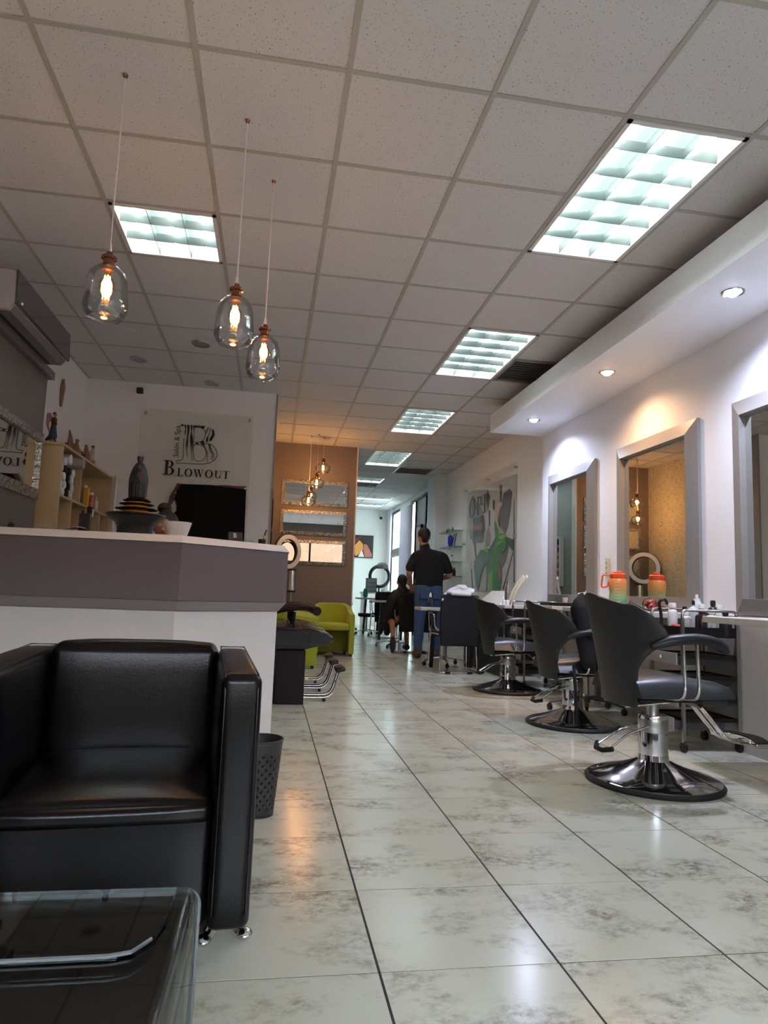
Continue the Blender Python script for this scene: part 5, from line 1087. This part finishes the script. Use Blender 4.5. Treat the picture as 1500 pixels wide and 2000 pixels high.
MB().box((-.95, .35, 0), (-.90, 1.0, .375)).box((-.5, .35, 0), (-.40, .95, .375)).build('panel_support', blk, t, smooth=0)
mb = MB(); mb.prism([(-1, .90), (-.155, .905), (-.135, .915), (-.118, .945), (-.110, .99), (-.108, 1.085), (-1, 1.085)], .006, lambda u, v, q: (u, v, .4265-.006+q)); 
mb.build('clear_plate', tg, t, smooth=0)
MB().tube([(-1, .90, .4245), (-.165, .9035, .4245), (-.140, .91, .4245), (-.121, .94, .4245)], .0026, 6).build('plate_edge', ge, t)

# ================================================================ PEOPLE
def person(loc, label, rz=0): return thing('person', label, 'person', loc, rz)
def hand(mb, w, d, side, curl, s=1.0):
    """palm at wrist w pointing along d; side = thumb direction; curl = bend direction"""
    w, d, side, curl = Vector(w), Vector(d).normalized(), Vector(side).normalized(), Vector(curl).normalized()
    for q in (-.028, -.010, .010, .028): mb.limb(w+side*q*.5*s, w+d*.085*s+side*q*s, .016*s, .013*s, 8)
    for q, L_ in zip((-.031, -.011, .010, .030), (.058, .072, .078, .070)):
        a = w+d*.088*s+side*q*s; b = a+(d*.8+curl*.6).normalized()*L_*.5*s; c = b+(d*.3+curl).normalized()*L_*.5*s
        mb.limb(a, b, .0095*s, .0085*s, 8); mb.limb(b, c, .0085*s, .007*s, 8)
    a = w+d*.03*s+side*.03*s; b = a+(side*.8+d*.6+curl*.3).normalized()*.038*s; c = b+(d+curl*.5).normalized()*.03*s; mb.limb(a, b, .012*s, .010*s, 8); mb.limb(b, c, .010*s, .008*s, 8)
# --- standing barber, back to the camera, looking down
t = person((2.16, 9.18, 0), 'standing man seen from behind in black polo and blue jeans, working on a client')
mb = MB()
mb.limb((-.05, .03, 1.47), (-.07, .07, 1.58), .058, .055)                                  # neck
mb.ball((-.07, .095, 1.655), (.085, .10, .115), 18); mb.limb((-.07, .14, 1.59), (-.07, .17, 1.60), .035, .025); mb.limb((-.07, .185, 1.64), (-.07, .205, 1.62), .014, .012)
for s_ in (-1, 1): mb.limb((-.07+s_*.074, .085, 1.665), (-.07+s_*.086, .08, 1.635), .016, .011)
mb.limb((0, .03, 1.0), (0, .03, 1.36), .09, .08)
mb.limb((-.22, .02, 1.33), (-.27, .03, 1.13), .046, .042); mb.limb((-.275, .03, 1.13), (-.215, .20, .985), .041, .029)
mb.limb((.225, .02, 1.33), (.285, .02, 1.12), .046, .043); mb.limb((.29, .02, 1.12), (.17, .22, 1.06), .042, .029)
hand(mb, (-.215, .20, .985), (.35, .6, -.35), (1, 0, .2), (.3, .2, -1)); hand(mb, (.17, .22, 1.06), (-.6, .6, -.1), (-.2, 0, 1), (-.5, .2, -.8))
mb.limb((-.10, 0, .92), (-.12, 0, .10), .07, .04); mb.limb((.10, .0, .92), (.14, .03, .10), .07, .04)
mb.build('body', skin, t, remesh=.009, sm=3)
mb = MB()
mb.ball((-.07, .078, 1.69), (.092, .102, .095), 16); mb.limb((-.07, .02, 1.64), (-.07, .03, 1.60), .055, .045); mb.limb((-.07, .13, 1.74), (-.07, .17, 1.73), .045, .04)
mb.build('hair', hairm, t, remesh=.008, sm=2)
mb = MB()
mb.limb((-.04, .02, 1.42), (-.16, .02, 1.375), .072, .078, 16); mb.limb((-.04, .02, 1.42), (.17, .02, 1.375), .072, .078, 16); mb.limb((-.09, .02, 1.33), (-.07, .02, 1.00), .125, .118, 16); mb.limb((.10, .02, 1.33), (.08, .02, 1.00), .125, .118, 16); mb.limb((0, .01, 1.3), (0, .02, .98), .14, .13, 16)
mb.limb((-.075, .02, .99), (.085, .02, .98), .118, .118, 14)
mb.limb((-.185, .02, 1.36), (-.26, .025, 1.215), .080, .070); mb.limb((.195, .02, 1.36), (.27, .02, 1.205), .080, .072)
mb.limb((-.06, .03, 1.45), (-.055, .05, 1.51), .078, .066)
mb.build('polo_shirt', polo, t, remesh=.010, sm=4)
mb = MB()
mb.limb((-.08, .01, .93), (.085, .01, .93), .118, .118, 14); mb.limb((-.095, 0, .88), (-.115, .01, .50), .108, .076); mb.limb((-.115, .01, .50), (-.135, -.02, .10), .074, .055)
mb.limb((.10, 0, .88), (.12, .02, .50), .108, .076); mb.limb((.12, .02, .50), (.13, .03, .10), .074, .055)
mb.limb((-.06, -.05, .86), (-.08, -.06, .84), .075, .06); mb.limb((.08, -.05, .86), (.09, -.06, .84), .075, .06)
mb.build('jeans', denim, t, remesh=.010, sm=3)
for x_, y_ in ((-.14, -.02), (.13, .03)):
    mb = MB(); mb.limb((x_, y_-.05, .045), (x_+.01*x_, y_+.14, .04), .048, .04); mb.limb((x_, y_-.02, .05), (x_, y_-.01, .11), .048, .048); mb.build('shoe', mat('brown_suede', (74, 60, 50), .8), t, remesh=.008, sm=2)
for s_, x_ in ((-1, -.085), (1, .09)): MB().box((x_-.06, -.139, .80), (x_+.06, -.132, .90)).build('back_pocket', denim, t, bevel=.003)
MB().tube(roundpath([(-.11, -.125, .905), (-.11, -.13, .925), (-.035, -.13, .925), (-.035, -.125, .905)], .008), .004, 6).build('phone_edge', mat('olive_case', (130, 150, 90), .5), t)
mb = MB(); mb.tube([( -.225+.032*cos(a), .185+.02*sin(a), 1.0+.02*cos(a)) for a in [2*pi*q/16 for q in range(16)]], .006, 6, closed=True); mb.build('wristband', blk, t)
# --- client under the cape
t = person((1.98, 9.86, 0), 'seated client wrapped in a black cape, back turned, one sole visible')
mb = MB(); mb.ball((-.06, .02, 1.02), (.072, .088, .10), 16); mb.limb((-.06, .0, .93), (-.05, .0, .86), .05, .055); mb.limb((-.06, .10, 1.0), (-.06, .118, .985), .02, .014)
for s_ in (-1, 1): mb.limb((-.06+s_*.07, .015, 1.03), (-.06+s_*.08, .01, 1.0), .014, .010)
mb.limb((-.02, .06, .84), (0, .08, .52), .07, .08); mb.limb((-.06, .1, .47), (-.10, .38, .46), .07, .055); mb.limb((.08, .1, .47), (.10, .42, .46), .07, .055)
mb.limb((-.17, .30, .46), (-.19, .0, .42), .05, .046); mb.limb((-.19, .0, .42), (-.185, -.10, .19), .046, .032); mb.limb((.10, .42, .45), (.12, .40, .09), .05, .034)
mb.limb((-.185, -.10, .19), (-.19, -.11, .13), .032, .028); mb.limb((.12, .40, .09), (.12, .5, .05), .034, .03)
mb.build('body', skin, t, remesh=.010, sm=3)
mb = MB(); mb.ball((-.06, .005, 1.05), (.078, .09, .088), 16); mb.limb((-.06, -.04, 1.0), (-.05, -.04, .95), .05, .04); mb.build('hair', hairm, t, remesh=.009, sm=2)
mb = MB(); mb.limb((-.055, .0, .90), (-.05, .0, .88), .085, .09)
mb.limb((-.14, .02, .83), (.12, .02, .83), .085, .085); mb.limb((-.17, .02, .78), (-.26, .16, .52), .085, .09); mb.limb((-.26, .16, .52), (-.30, .30, .36), .07, .05); mb.limb((.14, .02, .80), (.22, .16, .55), .08, .08)
mb.limb((-.06, .05, .8), (-.1, .25, .50), .13, .12); mb.limb((.06, .05, .8), (.08, .25, .5), .13, .12); mb.limb((-.22, .12, .6), (-.12, .3, .42), .09, .09); mb.limb((-.28, .22, .45), (-.31, .26, .26), .05, .03); mb.limb((-.2, .3, .45), (-.2, .36, .26), .08, .05)
mb.build('cape', mat('cape_nylon', (20, 22, 26), .55, var=.2, scale=20, bump=.3), t, remesh=.014, sm=5)
mb = MB(); mb.ball((-.195, -.135, .125), (.046, .028, .125), 16); mb.limb((-.19, -.10, .20), (-.19, -.10, .10), .036, .034); mb.build('shoe', mat('grey_brown_sole', (56, 50, 48), .8), t, remesh=.008, sm=2)
mb = MB(); mb.limb((.12, .38, .05), (.12, .56, .045), .045, .038); mb.build('shoe', MATS['grey_brown_sole'], t, remesh=.008, sm=2)
# --- receptionist seated behind the counter
t = person((-.71, 4.75, 0), 'seated person with dark tied-up hair behind the counter, mostly hidden')
mb = MB(); mb.ball((0, 0, 1.24), (.072, .086, .105), 18); mb.limb((0, .02, 1.15), (0, .03, 1.06), .048, .055); mb.limb((.0, -.08, 1.225), (0, -.098, 1.215), .014, .012); mb.limb((0, -.06, 1.16), (0, -.07, 1.155), .03, .025)
for s_ in (-1, 1): mb.limb((s_*.07, .0, 1.25), (s_*.078, .005, 1.22), .014, .010); mb.limb((s_*.17, .03, 1.0), (s_*.22, -.05, .78), .045, .038); mb.limb((s_*.22, -.05, .78), (s_*.12, -.28, .76), .036, .026)
hand(mb, (.12, -.28, .76), (-.2, -1, 0), (-1, 0, 0), (0, 0, -1)); hand(mb, (-.12, -.28, .76), (.2, -1, 0), (1, 0, 0), (0, 0, -1))
mb.limb((0, .03, 1.0), (0, .03, .52), .12, .13); mb.limb((-.09, 0, .50), (-.11, -.40, .50), .075, .055); mb.limb((.09, 0, .50), (.11, -.40, .50), .075, .055); mb.limb((-.11, -.40, .50), (-.11, -.38, .08), .05, .035); mb.limb((.11, -.40, .50), (.11, -.38, .08), .05, .035)
mb.build('body', skin, t, remesh=.010, sm=3)
for s_ in (-1, 1):
    MB().ball((s_*.028, -.078, 1.25), (.010, .007, .007), 10).build('eye', white, t); MB().ball((s_*.028, -.0835, 1.25), .004, 8).build('pupil', blk, t)
MB().tube([(-.022, -.088, 1.185), (0, -.094, 1.183), (.022, -.088, 1.185)], .004, 6).build('lips', mat('lip_colour', (150, 70, 70), .5), t)
mb = MB(); mb.ball((0, .015, 1.275), (.082, .092, .085), 16); mb.limb((0, .05, 1.25), (0, .06, 1.17), .07, .05); mb.ball((-.02, .02, 1.375), (.05, .05, .038), 12); mb.limb((-.02, .02, 1.33), (-.02, .02, 1.38), .03, .03); mb.build('hair', hairm, t, remesh=.008, sm=2)
mb = MB(); mb.limb((-.15, .03, 1.02), (.15, .03, 1.02), .075, .075); mb.limb((0, .03, .98), (0, .03, .55), .145, .15)
for s_ in (-1, 1): mb.limb((s_*.165, .03, 1.01), (s_*.215, -.03, .84), .062, .055)
mb.build('blouse', mat('mauve_blouse', (150, 130, 140), .8), t, remesh=.011, sm=3)
mb = MB(); mb.limb((-.09, .03, .50), (-.11, -.40, .505), .10, .07); mb.limb((.09, .03, .50), (.11, -.40, .505), .10, .07); mb.limb((-.11, -.40, .50), (-.11, -.38, .08), .066, .052); mb.limb((.11, -.40, .50), (.11, -.38, .08), .066, .052); mb.build('trousers', clothb, t, remesh=.011, sm=3)
for s_ in (-1, 1): MB().limb((s_*.11, -.36, .045), (s_*.11, -.50, .04), .042, .036).build('shoe', blk, t)
t = thing('office_chair', 'black office chair under the receptionist, hidden behind the counter', 'chair', (-.71, 4.80, 0))
MB().box((-.23, -.22, .36), (.23, .22, .42)).build('seat', nyl, t, bevel=.02); MB().tube([(0, 0, .08), (0, 0, .36)], .025, 10).build('column', steel, t); MB().box((-.2, .22, .5), (.2, .26, .9)).build('backrest', nyl, t, bevel=.02)
MB().tube([(0, .24, .38), (0, .25, .52)], .02, 8).build('back_bracket', blk, t)
for k in range(5): a = 2*pi*k/5; MB().tube([(0, 0, .08), (.26*cos(a), .26*sin(a), .05)], .015, 8).build('star_leg', blk, t); caster(.26*cos(a), .26*sin(a), t, .022)
